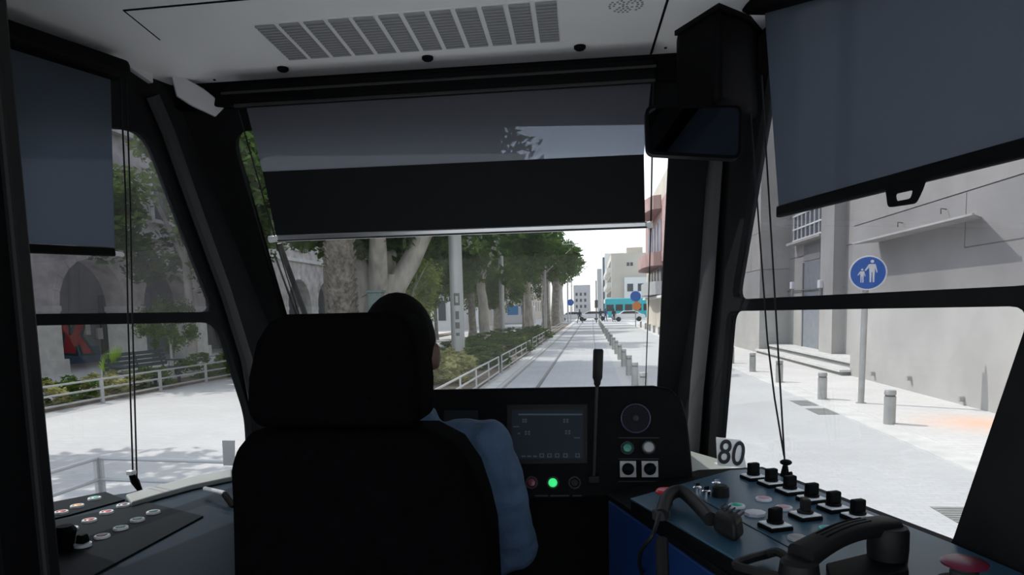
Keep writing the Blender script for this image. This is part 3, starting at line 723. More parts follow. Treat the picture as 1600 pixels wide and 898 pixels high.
# ------------------------------------------------------------------ left console
zl = 1.44
def CL(px, py, d=0): p = PZ(px, py, zl); p.z += d; return p
lc = thing('control_console', (-1.0, 1.4, ZF), 'grey side console with rows of coloured push buttons under the left window', 'console')
pl = [CL(*p) for p in ((-30, 812), (120, 782), (200, 769), (280, 752), (352, 738))] + [Vector((-.62, 1.86, zl)), Vector((-.62, 1.02, zl)), Vector((-1.15, 1.02, zl))]
MB().prism(pl, (0, 0, ZF - zl)).build('cabinet', 'console_top', lc, bev=.003)
MB().prism([CL(*p) for p in ((228, 786), (318, 808), (150, 899), (60, 950), (-30, 925), (-30, 850), (90, 815))], (0, 0, .004)).build('switch_panel', 'console_plate', lc, bev=.001)
MB().prism([CL(*p) for p in ((165, 770), (196, 782), (110, 806), (-30, 838), (-30, 808))], (0, 0, .004)).build('switch_panel', 'console_plate', lc, bev=.001)
for (x, y, m) in ((148, 782, 'bright_green_cap'), (121, 794, 'orange_cap'), (96, 804, 'red_cap'), (193, 793, 'dark_red_cap'), (167, 804, 'red_cap'), (140, 817, 'red_cap'), (111, 830, 'green_cap'),
                  (240, 804, 'green_cap'), (215, 816, 'green_cap'), (189, 829, 'green_cap'), (160, 842, 'dark_red_cap')):
    button(CL(x, y, .004), ZV, .0155, m, lc, 'white_plastic', h=.005, capr=.55, dome=.001)
kb = MB().lathe([(.0165, 0), (.0165, .006), (.013, .007)], CL(130, 856, .004), ZV, 20).build('key_switch', 'pale_cap', lc, smooth=True)
MB().box(CL(130, 856, .02), (.02, .02, .018), None, .8).build('switch_knob', 'black_plastic', kb, bev=.003)
kb = MB().lathe([(.014, 0), (.018, .02), (.022, .035), (.015, .045)], CL(104, 858, .004), ZV, 14).build('knob', 'black_plastic', lc, smooth=True)
# pale window ledge running to the nose
lg = MB()
up_ = [PZ(*p, 1.455) for p in ((196, 772), (240, 759), (300, 744), (362, 732), (362, 744), (300, 757), (245, 772), (205, 784))]
lg.prism([Vector((p.x, p.y, 1.455)) for p in up_], (0, 0, -.014))
struct(lg.build('trim_8', 'sill_grey', bev=.004), 'pale window ledge left of the driver')
lv = thing('brake_lever', CL(335, 782), 'white-tipped lever on the console left of the driver seat', 'lever')
MB().tube([CL(321, 775, .02), CL(352, 785, .024)], .006, 10).build('grip', 'white_plastic', lv, smooth=True)
MB().tube([CL(352, 787, .024), CL(366, 792, .0)], .008, 10).build('stalk', 'black_plastic', lv, smooth=True)
cdp = [PY(*p, 1.98) for p in ((347, 688), (366, 688), (366, 727), (349, 727))]
tag(MB().prism(cdp, (0, .004, 0)).build('card', 'white_plastic'), 'blank white card edge standing behind the left of the driver seat', 'card')
# wiper outside the glass
wp = thing('windshield_wiper', PW(476, 520, -.09), 'black wiper arm outside the left of the windshield', 'wiper')
MB().tube([PW(436, 380, -.09), PW(455, 432, -.09), PW(480, 500, -.09), PW(520, 640, -.09)], .011, 8, .6, upv=NW).build('arm', 'rubber', wp, smooth=True)
MB().tube([PW(428, 395, -.10), PW(470, 510, -.10), PW(505, 640, -.10)], .004, 6).build('blade', 'rubber', wp)

# ================================================================== THE STREET
def paving(name, c1, c2, sc, mortar=.012, mcol=None, var=.1, stain=None):
    m = bpy.data.materials.new(name); m.use_nodes = True
    n = m.node_tree.nodes; l = m.node_tree.links; b = n['Principled BSDF']; b.inputs['Roughness'].default_value = .8
    geo = n.new('ShaderNodeNewGeometry')
    br = n.new('ShaderNodeTexBrick'); br.inputs['Scale'].default_value = sc; br.inputs['Mortar Size'].default_value = mortar
    br.inputs['Color1'].default_value = (*c1, 1); br.inputs['Color2'].default_value = (*c2, 1)
    br.inputs['Mortar'].default_value = (*(mcol or tuple(c * .8 for c in c1)), 1)
    l.new(geo.outputs['Position'], br.inputs['Vector'])
    nz = n.new('ShaderNodeTexNoise'); nz.inputs['Scale'].default_value = .55; nz.inputs['Detail'].default_value = 9; l.new(geo.outputs['Position'], nz.inputs['Vector'])
    r = n.new('ShaderNodeValToRGB'); r.color_ramp.elements[0].position = .3; r.color_ramp.elements[1].position = .7
    k = 1 - var; r.color_ramp.elements[0].color = (k, k, k, 1); r.color_ramp.elements[1].color = (1, 1, 1, 1); l.new(nz.outputs[0], r.inputs[0])
    mx = n.new('ShaderNodeMixRGB'); mx.blend_type = 'MULTIPLY'; mx.inputs[0].default_value = 1
    l.new(br.outputs[0], mx.inputs[1]); l.new(r.outputs[0], mx.inputs[2]); last = mx.outputs[0]
    if stain:
        c, rad, sc_ = stain
        mp = n.new('ShaderNodeMapping'); mp.vector_type = 'TEXTURE'; mp.inputs['Location'].default_value = c; mp.inputs['Scale'].default_value = rad
        l.new(geo.outputs['Position'], mp.inputs[0]); gr = n.new('ShaderNodeTexGradient'); gr.gradient_type = 'SPHERICAL'; l.new(mp.outputs[0], gr.inputs[0])
        m3 = n.new('ShaderNodeMixRGB'); m3.inputs[2].default_value = (*sc_, 1)
        mm = n.new('ShaderNodeMath'); mm.operation = 'MULTIPLY'; l.new(gr.outputs[1], mm.inputs[0]); l.new(nz.outputs[0], mm.inputs[1]); l.new(mm.outputs[0], m3.inputs[0])
        l.new(last, m3.inputs[1]); last = m3.outputs[0]
    l.new(last, b.inputs['Base Color']); MATS[name] = m
    return m
paving('paving_light', (.56, .56, .55), (.52, .52, .515), 2.2)
paving('paving_lane', (.52, .53, .53), (.49, .50, .50), 3.0, var=.12)
paving('paving_walk', (.66, .65, .63), (.62, .61, .59), 1.6, stain=((5.8, 11.2, 0), (1.1, 1.3, 1), (.85, .40, .18)))
paving('paving_track', (.50, .51, .53), (.47, .48, .50), 1.2, var=.14)
mat('soil', (.20, .16, .12), .95, var=.3, scale=3); mat('kerb', (.58, .58, .56), .8, var=.1, scale=3); mat('kerb_dark', (.26, .26, .25), .8, var=.15, scale=3)
mat('rail_steel', (.11, .105, .10), .4, metal=.6)
mat('concrete_wall', (.40, .395, .38), .85, var=.10, scale=.7, bump=.05, bscale=5)
mat('concrete_upper', (.44, .425, .40), .85, var=.10, scale=.9, bump=.05, bscale=5)
mat('concrete_dark', (.25, .25, .25), .85, var=.1, scale=1)
mat('groove', (.16, .16, .155), .9)
mat('steel_grey', (.40, .40, .39), .4, metal=.4, var=.08, scale=6); mat('galvanised', (.46, .47, .47), .45, metal=.3)
mat('sign_blue', (.012, .12, .50), .4); mat('sign_white', (.85, .86, .88), .4); mat('sign_orange', (.80, .25, .05), .5); mat('sign_red', (.7, .03, .04), .4)
mat('stone_pink', (.52, .46, .44), .9, var=.22, scale=1.6, bump=.25, bscale=4, col2=(.66, .60, .57))
mat('stone_pale', (.64, .62, .59), .9, var=.12, scale=3)
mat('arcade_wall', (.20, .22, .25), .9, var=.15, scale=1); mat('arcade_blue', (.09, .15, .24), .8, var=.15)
mat('graffiti_red', (.50, .035, .05), .7, var=.1, scale=3); mat('graffiti_line', (.02, .07, .09), .7)
mat('door_grey', (.23, .25, .28), .6, var=.1); mat('door_dark', (.05, .06, .07), .6)
mat('bark', (.42, .39, .35), .95, var=.25, scale=3.5, bump=.6, bscale=14, stretch=(1, 1, .35)); mat('bark_dark', (.25, .23, .20), .95, var=.3, scale=4, bump=.6, bscale=12)
mat('palm_bark', (.20, .175, .15), .95, var=.35, scale=9, bump=.6, bscale=25)
leafmat('leaf_dark', (.035, .075, .022), (.11, .18, .045), .45); leafmat('leaf_mid', (.055, .11, .025), (.15, .22, .055)); leafmat('leaf_bright', (.13, .20, .03), (.32, .38, .08)); leafmat('leaf_yellow', (.26, .27, .08), (.55, .53, .25)); leafmat('leaf_lime', (.18, .34, .03), (.32, .50, .05), .5)
mat('bench_dark', (.03, .045, .055), .6); mat('cabinet_green', (.16, .20, .19), .6, var=.1)
mat('car_white', (.75, .75, .75), .25); mat('car_dark', (.06, .065, .07), .3); mat('car_glass', (.03, .035, .04), .08); mat('tyre', (.02, .02, .02), .8)
mat('bus_teal', (.03, .42, .47), .35); mat('bus_blue', (.05, .25, .55), .35)
mat('wall_beige', (.56, .51, .44), .9, var=.08, scale=.3); mat('wall_white', (.72, .72, .70), .9, var=.06, scale=.3); mat('wall_red', (.42, .27, .25), .85, var=.12, scale=.6); mat('wall_grey', (.42, .42, .43), .9, var=.06); mat('window_dark', (.06, .065, .08), .3); mat('window_purple', (.15, .13, .19), .5); mat('glass_slate', (.10, .13, .17), .3)
mat('cloth_dark', (.03, .03, .035), .9); mat('cloth_blue', (.05, .08, .16), .9)

# ground
def slab(name, x0, x1, y0, y1, z, m, label): return struct(MB().span((x0, y0, z - .12), (x1, y1, z)).build(name, m), label)
slab('ground', -160, 160, -60, 500, -.004, 'paving_light', 'pale paved plaza and street ground')
slab('track_bed', -2.15, .70, -20, 120, .0, 'paving_track', 'grey slab bed between the tram rails')
slab('lane_paving', .95, 4.15, -20, 90, .002, 'paving_lane', 'light grey paved lane beside the tracks')
slab('sidewalk', 4.55, 9.0, -20, 60, .03, 'paving_walk', 'bright pavement along the concrete building')
slab('kerb_strip', 4.15, 4.55, -20, 90, .02, 'kerb', 'smooth pale kerb strip of the right pavement')
slab('garden_bed', -6.0, -2.8, 15.5, 90, .03, 'soil', 'planted strip beside the tracks')
slab('garden_path', -10.0, -6.0, 17, 90, .015, 'paving_light', 'pale path between the trees')
slab('kerb_line', -2.22, -2.15, -20, 110, .012, 'kerb_dark', 'dark kerb line left of the track')
slab('kerb_edge', -2.62, -2.35, -20, 110, .02, 'kerb', 'pale edging beside the low railing')
slab('arcade_pavement', -22, -12.6, 5, 70, .05, 'paving_walk', 'shaded pavement before the stone arcade')
slab('planting_bed', -12.6, -11.4, 8, 60, .06, 'soil', 'narrow planting bed behind the low railing')
for x, t in ((-1.36, 'left'), (.07, 'right')):
    r_ = empty('tram_rail', (x, 0, 0)); tag(r_, 'dark steel tram rail, the %s one of the pair ahead' % t, 'rail')
    MB().span((x - .035, -10, -.01), (x + .035, 120, .008)).build('rail_head', 'rail_steel', r_)
    MB().span((x + .035, -10, -.01), (x + .065, 120, .002)).build('groove', 'groove', r_)

# ---- right-hand concrete building
rbld = thing('concrete_building', (9, 20, 0), 'blank pale concrete building with a ledge and an entrance recess on the right', 'building')
XW, XB2 = 6.53, 7.45
def bx(a, b, name, m, parent, bev=0): return MB().span(a, b).build(name, m, parent, bev=bev)
def wallbox(y0, y1, x, xe=14, zsplit=3.77, zt=13):
    bx((x, y0, 0), (xe, y1, zsplit - .012), 'lower_wall', 'concrete_wall', rbld); bx((x, y0, zsplit + .012), (xe, y1, zt), 'upper_wall', 'concrete_upper', rbld)
    bx((x + .02, y0 + .01, zsplit - .012), (xe, y1 - .01, zsplit + .012), 'joint', 'groove', rbld)
wallbox(2, 18.8, XW); wallbox(18.8, 28, XB2, zsplit=3.55); wallbox(28, 42, 6.37, zsplit=3.2)
for y in (2.8, 8.6, 13.4):                                 # panel joints on the long blank wall
    pass
bx((XW - .004, 2.2, 2.79), (XW + .01, 13.4, 2.81), 'joint', 'groove', rbld)
for y, z0, z1 in ((10.2, 0, 3.75), (13.4, 2.8, 3.75)): bx((XW - .004, y - .008, z0), (XW + .01, y + .008, z1), 'joint', 'groove', rbld)
for y in (29.5, 32.5, 36): bx((6.366, y - .01, 3.2), (6.39, y + .01, 13), 'joint', 'groove', rbld)
for z in (4.6, 6.1, 7.6): bx((6.366, 28.1, z - .01), (6.39, 42, z + .01), 'joint', 'groove', rbld)
bx((7.10, 22.0, .36), (XB2, 23.2, 13), 'pier', 'concrete_wall', rbld)
dr = bx((XB2 - .01, 24.2, .36), (XB2 + .02, 26.2, 3.3), 'door', 'door_grey', rbld)
bx((XB2 - .05, 24.2, 3.3), (XB2 + .02, 24.32, .36), 'door_jamb', 'concrete_dark', dr); bx((XB2 - .05, 26.1, 3.3), (XB2 + .02, 26.2, .36), 'door_jamb', 'concrete_dark', dr)
bx((XB2 - .03, 24.3, 3.35), (XB2 + .02, 26.1, 3.9), 'transom', 'concrete_dark', rbld)
wf = bx((XB2 - .12, 23.6, 4.1), (XB2 + .01, 27.0, 5.0), 'window', 'window_dark', rbld)
for k in range(8): bx((XB2 - .16, 23.6 + k * .48, 4.1), (XB2 - .12, 23.64 + k * .48, 5.0), 'window_bar', 'sign_white', wf)
for z in (4.1, 4.5, 4.97): bx((XB2 - .17, 23.55, z), (XB2 - .12, 27.05, z + .05), 'window_bar', 'sign_white', wf)
bx((XB2 - .35, 23.4, 3.98), (XB2, 27.2, 4.06), 'window_sill', 'concrete_upper', rbld)
MB().tube([(XB2 - .05, 28, 2.35), (XB2 - .05, 22, 2.35)], .02, 6).build('conduit', 'groove', rbld)
for y, z in ((22.9, 2.5), (26.0, 2.55)):
    l_ = bx((7.0, y, z - .15), (7.12, y + .25, z + .1), 'wall_lamp', 'sign_white', rbld, .02); bx((7.02, y + .05, z - .38), (7.08, y + .15, z - .15), 'lamp_stem', 'steel_grey', l_)
for y, z in ((14.05, 3.55), (15.9, 3.52)): MB().tube([(XW - .02, y, z), (XW - .12, y, z + .02), (XW - .12, y, z - .08)], .012, 6).build('hook', 'groove', rbld)
lg = MB().prism([(XW, 12.9, 3.24), (XW - .55, 12.05, 3.20), (XW - .55, 17.2, 3.20), (XW, 17.2, 3.24)], (0, 0, .03)).build('ledge', 'concrete_upper', rbld)
bx((XW - .57, 12.05, 3.21), (XW - .53, 17.22, 3.245), 'ledge_rim', 'kerb', lg)
bx((6.42, 5, 0), (XW, 8.4, 2.2), 'pier', 'concrete_wall', rbld)
for k in range(2):
    st_ = bx((6.31 + k * .42, 18.75, .0 + k * .18), (8.0, 28.1, .12 + k * .18), 'step_riser', 'concrete_dark', rbld); bx((6.25 + k * .42, 18.72, .12 + k * .18), (8.0, 28.12, .18 + k * .18), 'step_tread', 'kerb', rbld)  # risers coloured dark for the shade under the treads
for y, z in ((13.2, .14), (15.3, .3), (17.2, .22)): MB().tube([(XW, y, z), (XW - .09, y, z)], .05, 8).build('pipe_stub', 'steel_grey', rbld)

# ---- bollards
def bollard(loc, label, group, h=.52, r=.085):
    t = thing('bollard', loc, label, 'bollard', group); x, y, z = loc
    MB().lathe([(r, 0), (r, h * .82)], loc, n=18).build('body', 'steel_grey', t, smooth=True)
    MB().lathe([(r * .86, h * .82), (r * .86, h * .87)], loc, n=18).build('neck', 'groove', t, smooth=True)
    MB().lathe([(r, h * .87), (r, h * .97), (r * .9, h)], loc, n=18).build('cap', 'steel_grey', t, smooth=True)
    return t
def copy_at(src, loc, label):
    c = copy_tree(src); c.location = loc; c['label'] = label; return c
ORD = 'first second third fourth fifth sixth seventh eighth ninth tenth eleventh twelfth thirteenth fourteenth fifteenth sixteenth seventeenth eighteenth'.split()
bol = bollard((4.52, 11.28, .02), 'brushed steel bollard nearest the camera on the pavement kerb before the concrete wall', 'bollards along the pavement kerb')
for k, y in enumerate((14.25, 17.45, 20.3, 23.3, 26.4, 29.5, 32.6, 36, 40, 44, 48, 52, 56, 60, 66)):
    copy_at(bol, (4.45, y, .02), 'steel bollard on the pavement kerb before the concrete wall, %s from the nearest' % (ORD[k + 1]))
b2 = None
for k, y in enumerate((14.6, 17.3, 19.9, 22.9, 26.0, 29.2, 32.3, 36, 40, 44, 48, 53, 58, 64, 70, 78)):
    lb_ = 'steel bollard in the row right of the tracks, %s from the dashboard' % ORD[k]
    x = 1.02 - .004 * (y - 17)
    if b2 is None: b2 = bollard((x, y, 0), lb_, 'bollards right of the tracks', .56, .085)
    else: copy_at(b2, (x, y, 0), lb_)

# ---- pedestrian sign
ps = thing('pedestrian_sign', (4.93, 13.58, .03), 'round blue sign with white adult and child figures on a grey pole', 'sign')
MB().tube([(4.93, 13.58, .03), (4.96, 13.58, 2.70)], .055, 12).build('pole', 'steel_grey', ps, smooth=True)
MB().lathe([(.09, 0), (.09, .012)], (4.93, 13.58, .03), n=14).build('base_plate', 'steel_grey', ps)
sc_ = Vector((4.96, 13.50, 2.41)); sn = (CAM - sc_); sn.z = 0; sn.normalize(); sxv = Vector((0, 0, 1)).cross(sn)
dk = MB().lathe([(.30, 0), (.31, .008), (.30, .014)], sc_, sn, 36).build('disc', 'sign_white', ps)
MB().lathe([(.285, .0145), (.285, .016)], sc_, sn, 36).build('blue_field', 'sign_blue', dk)
fg = MB()
def sp(a, b): return sc_ + sn * .0165 + sxv * a + Vector((0, 0, b))
def poly(pts): fg.prism([sp(*p) for p in pts], sn * .0015)
def fig(cx, cy, k):
    fg.lathe([(.028 * k, .0165), (.028 * k, .018)], sc_ + sxv * cx + Vector((0, 0, cy + .165 * k)), sn, 14)
    poly([(cx - .05 * k, cy + .12 * k), (cx + .05 * k, cy + .12 * k), (cx + .042 * k, cy - .02 * k), (cx - .042 * k, cy - .02 * k)])
    poly([(cx - .040 * k, cy - .02 * k), (cx - .006 * k, cy - .02 * k), (cx - .010 * k, cy - .19 * k), (cx - .034 * k, cy - .19 * k)])
    poly([(cx + .040 * k, cy - .02 * k), (cx + .006 * k, cy - .02 * k), (cx + .014 * k, cy - .19 * k), (cx + .038 * k, cy - .19 * k)])
    poly([(cx + .05 * k, cy + .12 * k), (cx + .085 * k, cy - .02 * k), (cx + .070 * k, cy - .03 * k), (cx + .036 * k, cy + .09 * k)])
    poly([(cx - .05 * k, cy + .12 * k), (cx - .115 * k, cy + .02 * k), (cx - .10 * k, cy + .005 * k), (cx - .03 * k, cy + .08 * k)])
fig(.065, .03, 1.05); fig(-.095, -.045, .66)
fg.build('figures', 'sign_white', dk)

# ---- drain grates
def grate(c, lx, ly, label):
    t = thing('drain_grate', c, label, 'grate', 'drain grates in the paving'); x, y, z = c
    MB().span((x - lx / 2, y - ly / 2, z - .02), (x + lx / 2, y + ly / 2, z + .001)).build('tray', 'groove', t)
    k = 8
    for i in range(k): MB().span((x - lx / 2, y - ly / 2 + ly * (i + .1) / k, z), (x + lx / 2, y - ly / 2 + ly * (i + .62) / k, z + .004)).build('bar', 'kerb_dark', t)
grate((4.0, 13.85, .004), .35, .75, 'grey drain grate, the farther of two beside the pavement kerb')
grate((3.98, 12.75, .004), .35, .75, 'grey drain grate, the nearer of two beside the pavement kerb')
grate((3.35, 6.45, .004), .55, .55, 'square drain grate low beside the right cab pillar')

# ---- railings
def railing(name, runs, label, hts=(.12, .34, .55), post_w=.10, step=2.2, r=.022, m='galvanised'):
    a0 = Vector(runs[0][0]); t = thing(name, a0, label, 'railing')
    for a, b in runs:
        a = Vector(a); b = Vector(b); L_ = (b - a).length; d = (b - a).normalized(); n = max(1, round(L_ / step))
        for h in hts: MB().tube([a + Vector((0, 0, h)), b + Vector((0, 0, h))], r, 8).build('rail', m, t, smooth=True)
        for k in range(n + 1):
            p = a + d * (L_ * k / n)
            MB().box(p + Vector((0, 0, hts[-1] / 2)), (post_w, .03, hts[-1] + .02), (d, Vector((-d.y, d.x, 0)), Vector((0, 0, 1)))).build('post', m, t)
    return t
railing('low_railing', [((-11.2, 10.5, 0), (-11.2, 21.5, 0))], 'grey three-bar railing before the bench and hedge on the left')
railing('low_railing', [((-11.2, 23.2, 0), (-11.2, 40, 0))], 'grey three-bar railing continuing beyond the bench')
railing('low_railing', [((-2.72, 8.2, 0), (-2.72, 20.3, 0))], 'galvanised railing beside the tracks, section nearest the dashboard', step=1.9, post_w=.05)
railing('low_railing', [((-2.72, 21.0, 0), (-2.72, 31.0, 0))], 'galvanised railing beside the tracks, second section', step=1.9, post_w=.05)
railing('low_railing', [((-2.78, 33.0, 0), (-2.85, 47, 0))], 'galvanised railing beside the tracks, third section', step=2.4, post_w=.05)
railing('low_railing', [((-2.9, 50, 0), (-3.0, 72, 0))], 'galvanised railing beside the tracks, farthest section', step=3, post_w=.05)
railing('low_railing', [((-4.84, 3.2, 0), (-4.84, 6.3, 0)), ((-4.84, 6.3, 0), (-2.72, 6.05, 0))], 'pale railing corner just outside the lower left cab window', r=.02, step=3.2)
railing('low_railing', [((-12.7, 17.0, .05), (-12.7, 23, .05))], 'pale low railing behind the dark bench', step=3)

# ---- left stone arcade
ar = thing('stone_arcade', (-18.5, 34, 0), 'old pinkish stone arcade building with round arches on the left', 'building')
XA = -18.5; PER = 4.7; Yp0 = 22.25; wid = 1.1; rad = (PER - wid) / 2; zsp = 2.38
outl = [(13.0, 0)]
ps_ = [Yp0 + PER * k for k in range(-2, 8)]
for y in ps_[:-1]:
    a = y + wid / 2; b = a + 2 * rad
    outl += [(a, 0), (a, zsp)] + [((a + b) / 2 - rad * math.cos(math.pi * i / 16), zsp + rad * math.sin(math.pi * i / 16)) for i in range(1, 16)] + [(b, zsp), (b, 0)]
outl += [(60, 0), (60, 9.2), (13.0, 9.2)]
MB().plate(outl, [], lambda y, z: (XA, y, z), (-.85, 0, 0)).build('arched_wall', 'stone_pink', ar)
for y in ps_:
    if y < 15: continue
    bx((XA - .90, y - .60, 2.22), (XA + .06, y + .60, 2.42), 'capital', 'stone_pale', ar)
    bx((XA - .93, y - .72, 0), (XA + .10, y + .72, .55), 'plinth', 'stone_pale', ar)
    bx((XA - .87, y - .56, .55), (XA + .03, y + .56, 2.22), 'pillar_face', 'stone_pale', ar)
for y in ps_[:-1]:                                         # arch voussoirs, proud of the wall
    if y < 15 or y > 52: continue
    cy = y + PER / 2
    for i in range(11):
        t0, t1 = math.pi * (i + .04) / 11, math.pi * (i + .96) / 11
        q = [(cy - r * math.cos(t), zsp + r * math.sin(t)) for r, t in ((rad - .01, t0), (rad + .28, t0), (rad + .28, t1), (rad - .01, t1))]
        MB().prism([(XA + .03, a, b) for a, b in q], (-.3, 0, 0)).build('arch_stone', 'stone_pale' if i == 5 else 'stone_pink', ar)
bx((XA + .0, 13, 5.25), (XA + .14, 60, 5.45), 'cornice', 'stone_pale', ar); bx((XA, 13, 9.1), (XA + .3, 60, 9.35), 'cornice', 'stone_pale', ar)
bx((-30, 13, 4.7), (XA - .85, 60, 9.2), 'upper_storey', 'stone_pink', ar)
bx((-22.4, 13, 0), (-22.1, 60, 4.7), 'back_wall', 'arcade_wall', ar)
for y in (19, 24.4, 29.2, 34, 38.8, 43.5, 48.2):
    w_ = bx((XA - .02, y - .55, 6.1), (XA + .02, y + .55, 7.9), 'window', 'window_dark', ar)
    for s_ in (-1, 1): bx((XA, y + s_ * .62 - .07, 6.0), (XA + .08, y + s_ * .62 + .07, 8.0), 'window_jamb', 'stone_pale', w_)
    bx((XA, y - .72, 5.95), (XA + .14, y + .72, 6.1), 'window_sill', 'stone_pale', w_)
XG = -22.08
for y0, y1, z1, m in ((29.6, 30.5, 3.0, 'door_dark'), (31.2, 33.3, 3.2, 'door_grey'), (34.6, 36.4, 3.2, 'door_grey'), (37.5, 39.5, 3.2, 'door_dark'), (42, 44, 3.2, 'door_grey'), (46.5, 48.7, 3.2, 'door_grey'), (51, 53, 3.2, 'door_grey')):
    d_ = bx((XG, y0, 0), (XG + .05, y1, z1), 'door', m, ar)
    for k in range(1, 4): bx((XG + .05, y0 + (y1 - y0) * k / 4 - .02, .1), (XG + .07, y0 + (y1 - y0) * k / 4 + .02, z1), 'door_rib', 'door_dark', d_)
bx((XG, 23.0, 0), (XG + .03, 29.4, .75), 'painted_dado', 'arcade_blue', ar)
# graffiti letter on the back wall
def gp(px, py, d=.03): p = PX(px, py, XG + d); return p
kk = MB().prism([gp(*p) for p in ((88, 506), (107, 506), (110, 523), (117, 506), (133, 506), (127, 524), (148, 552), (129, 553), (123, 538), (119, 541), (121, 553), (98, 551), (90, 553))], (.01, 0, 0))
kk.build('graffiti_letter', 'graffiti_red', ar)
ko = MB()
for a, b in (((107, 504), (110, 523)), ((110, 523), (117, 504)), ((133, 504), (127, 524)), ((127, 524), (149, 553)), ((149, 553), (129, 554)), ((129, 554), (123, 538)), ((121, 554), (119, 541)), ((121, 554), (97, 552)), ((97, 552), (100, 520))):
    ko.tube([gp(*a, .05), gp(*b, .05)], .05, 5)
ko.build('graffiti_outline', 'graffiti_line', ar)
for p, s_ in (((136, 515), .22), ((155, 521), .25)):
    b_ = bx(gp(*p, .0) - Vector((0, s_, s_)), gp(*p, .12) + Vector((0, s_, s_)), 'wall_box', 'stone_pale', ar); 
for p in (168, 172, 240): MB().tube([gp(p, 500, .08), gp(p + 6, 590, .08)], .05, 6).build('drainpipe', 'door_dark', ar)

# ---- bench
bn = thing('park_bench', (-12.0, 18.3, .06), 'dark slatted park bench behind the left railing', 'bench')
bl0, bl1 = 16.6, 19.2
for k in range(4): MB().span((-12.35 - .03 * k, bl0, .58 + k * .115), (-12.31 - .03 * k, bl1, .67 + k * .115)).build('back_slat', 'bench_dark', bn)
for k in range(4): MB().span((-12.28 + k * .115, bl0, .48), (-12.18 + k * .115, bl1, .52)).build('seat_slat', 'bench_dark', bn)
for y in (bl0 + .2, (bl0 + bl1) / 2, bl1 - .2):
    MB().span((-12.30, y - .03, .06), (-12.22, y + .03, .48)).build('leg', 'bench_dark', bn); MB().span((-11.90, y - .03, .06), (-11.82, y + .03, .48)).build('leg', 'bench_dark', bn)
    MB().tube([(-12.28, y, .46), (-12.33, y, .60), (-12.45, y, 1.04)], .025, 6).build('back_support', 'bench_dark', bn)
for y in (bl0 + .1, bl1 - .1): MB().span((-12.30, y - .03, .68), (-11.80, y + .03, .73)).build('armrest', 'bench_dark', bn)

# ---- vegetation
def leaf_mesh(name, n, R, leaf, clusters, seed, m, squash=1.0, core=.55, droop=0.):
    rnd = random.Random(seed); mb = MB(); cs = []
    for k in range(clusters):
        while True:
            p = Vector((rnd.uniform(-1, 1), rnd.uniform(-1, 1), rnd.uniform(-1, 1)))
            if core < p.length < 1: break
        cs.append((p, rnd.uniform(.16, .34)))
    for i in range(n):
        c, cr = cs[rnd.randrange(clusters)]
        d = Vector((rnd.gauss(0, 1), rnd.gauss(0, 1), rnd.gauss(0, 1))).normalized() * cr * rnd.random() ** .5
        p = (c + d); p = Vector((p.x * R[0], p.y * R[1], p.z * R[2]))
        a = Vector((rnd.gauss(0, 1), rnd.gauss(0, 1), rnd.gauss(0, .7) - droop)).normalized(); b = a.cross(Vector((rnd.gauss(0, 1), rnd.gauss(0, 1), rnd.gauss(0, 1)))).normalized()
        s = leaf * rnd.uniform(.6, 1.3)
        mb.add([p - a * s, p + b * s * .45, p + a * s, p - b * s * .45], [(0, 1, 2, 3)])
    return mb
def mesh_only(mb, name, m):
    me = bpy.data.meshes.new(name); me.from_pydata([tuple(p) for p in mb.v], [], mb.f); me.materials.append(MATS[m]); return me
def put(me, name, parent, loc, rz=0, sc=1.0):
    o = bpy.data.objects.new(name, me); COL.objects.link(o); o.parent = parent; o.location = loc; o.rotation_euler = (0, 0, rz)
    o.scale = (sc, sc, sc) if not isinstance(sc, tuple) else sc
    return o
CROWN = [mesh_only(leaf_mesh('c', 5600, (1, 1, .72), .06, 60, s, None), 'crown', 'leaf_dark') for s in (1, 2, 3)]
CROWNM = [mesh_only(leaf_mesh('c', 8000, (1, 1, .85), .05, 60, s, None), 'crown', 'leaf_mid') for s in (4, 5)]
CROWNB = mesh_only(leaf_mesh('c', 4200, (1, 1, 1.2), .06, 40, 6, None), 'crown', 'leaf_bright')
BUSHD = [mesh_only(leaf_mesh('b', 1500, (1, 1, .8), .11, 24, s, None, core=.2), 'foliage', 'leaf_mid') for s in (7, 8)]
BUSHK = mesh_only(leaf_mesh('b', 1500, (1, 1, .8), .11, 24, 12, None, core=.2), 'foliage', 'leaf_dark')
BUSHY = mesh_only(leaf_mesh('b', 1800, (1, 1, .8), .10, 26, 9, None, core=.2), 'foliage', 'leaf_yellow')
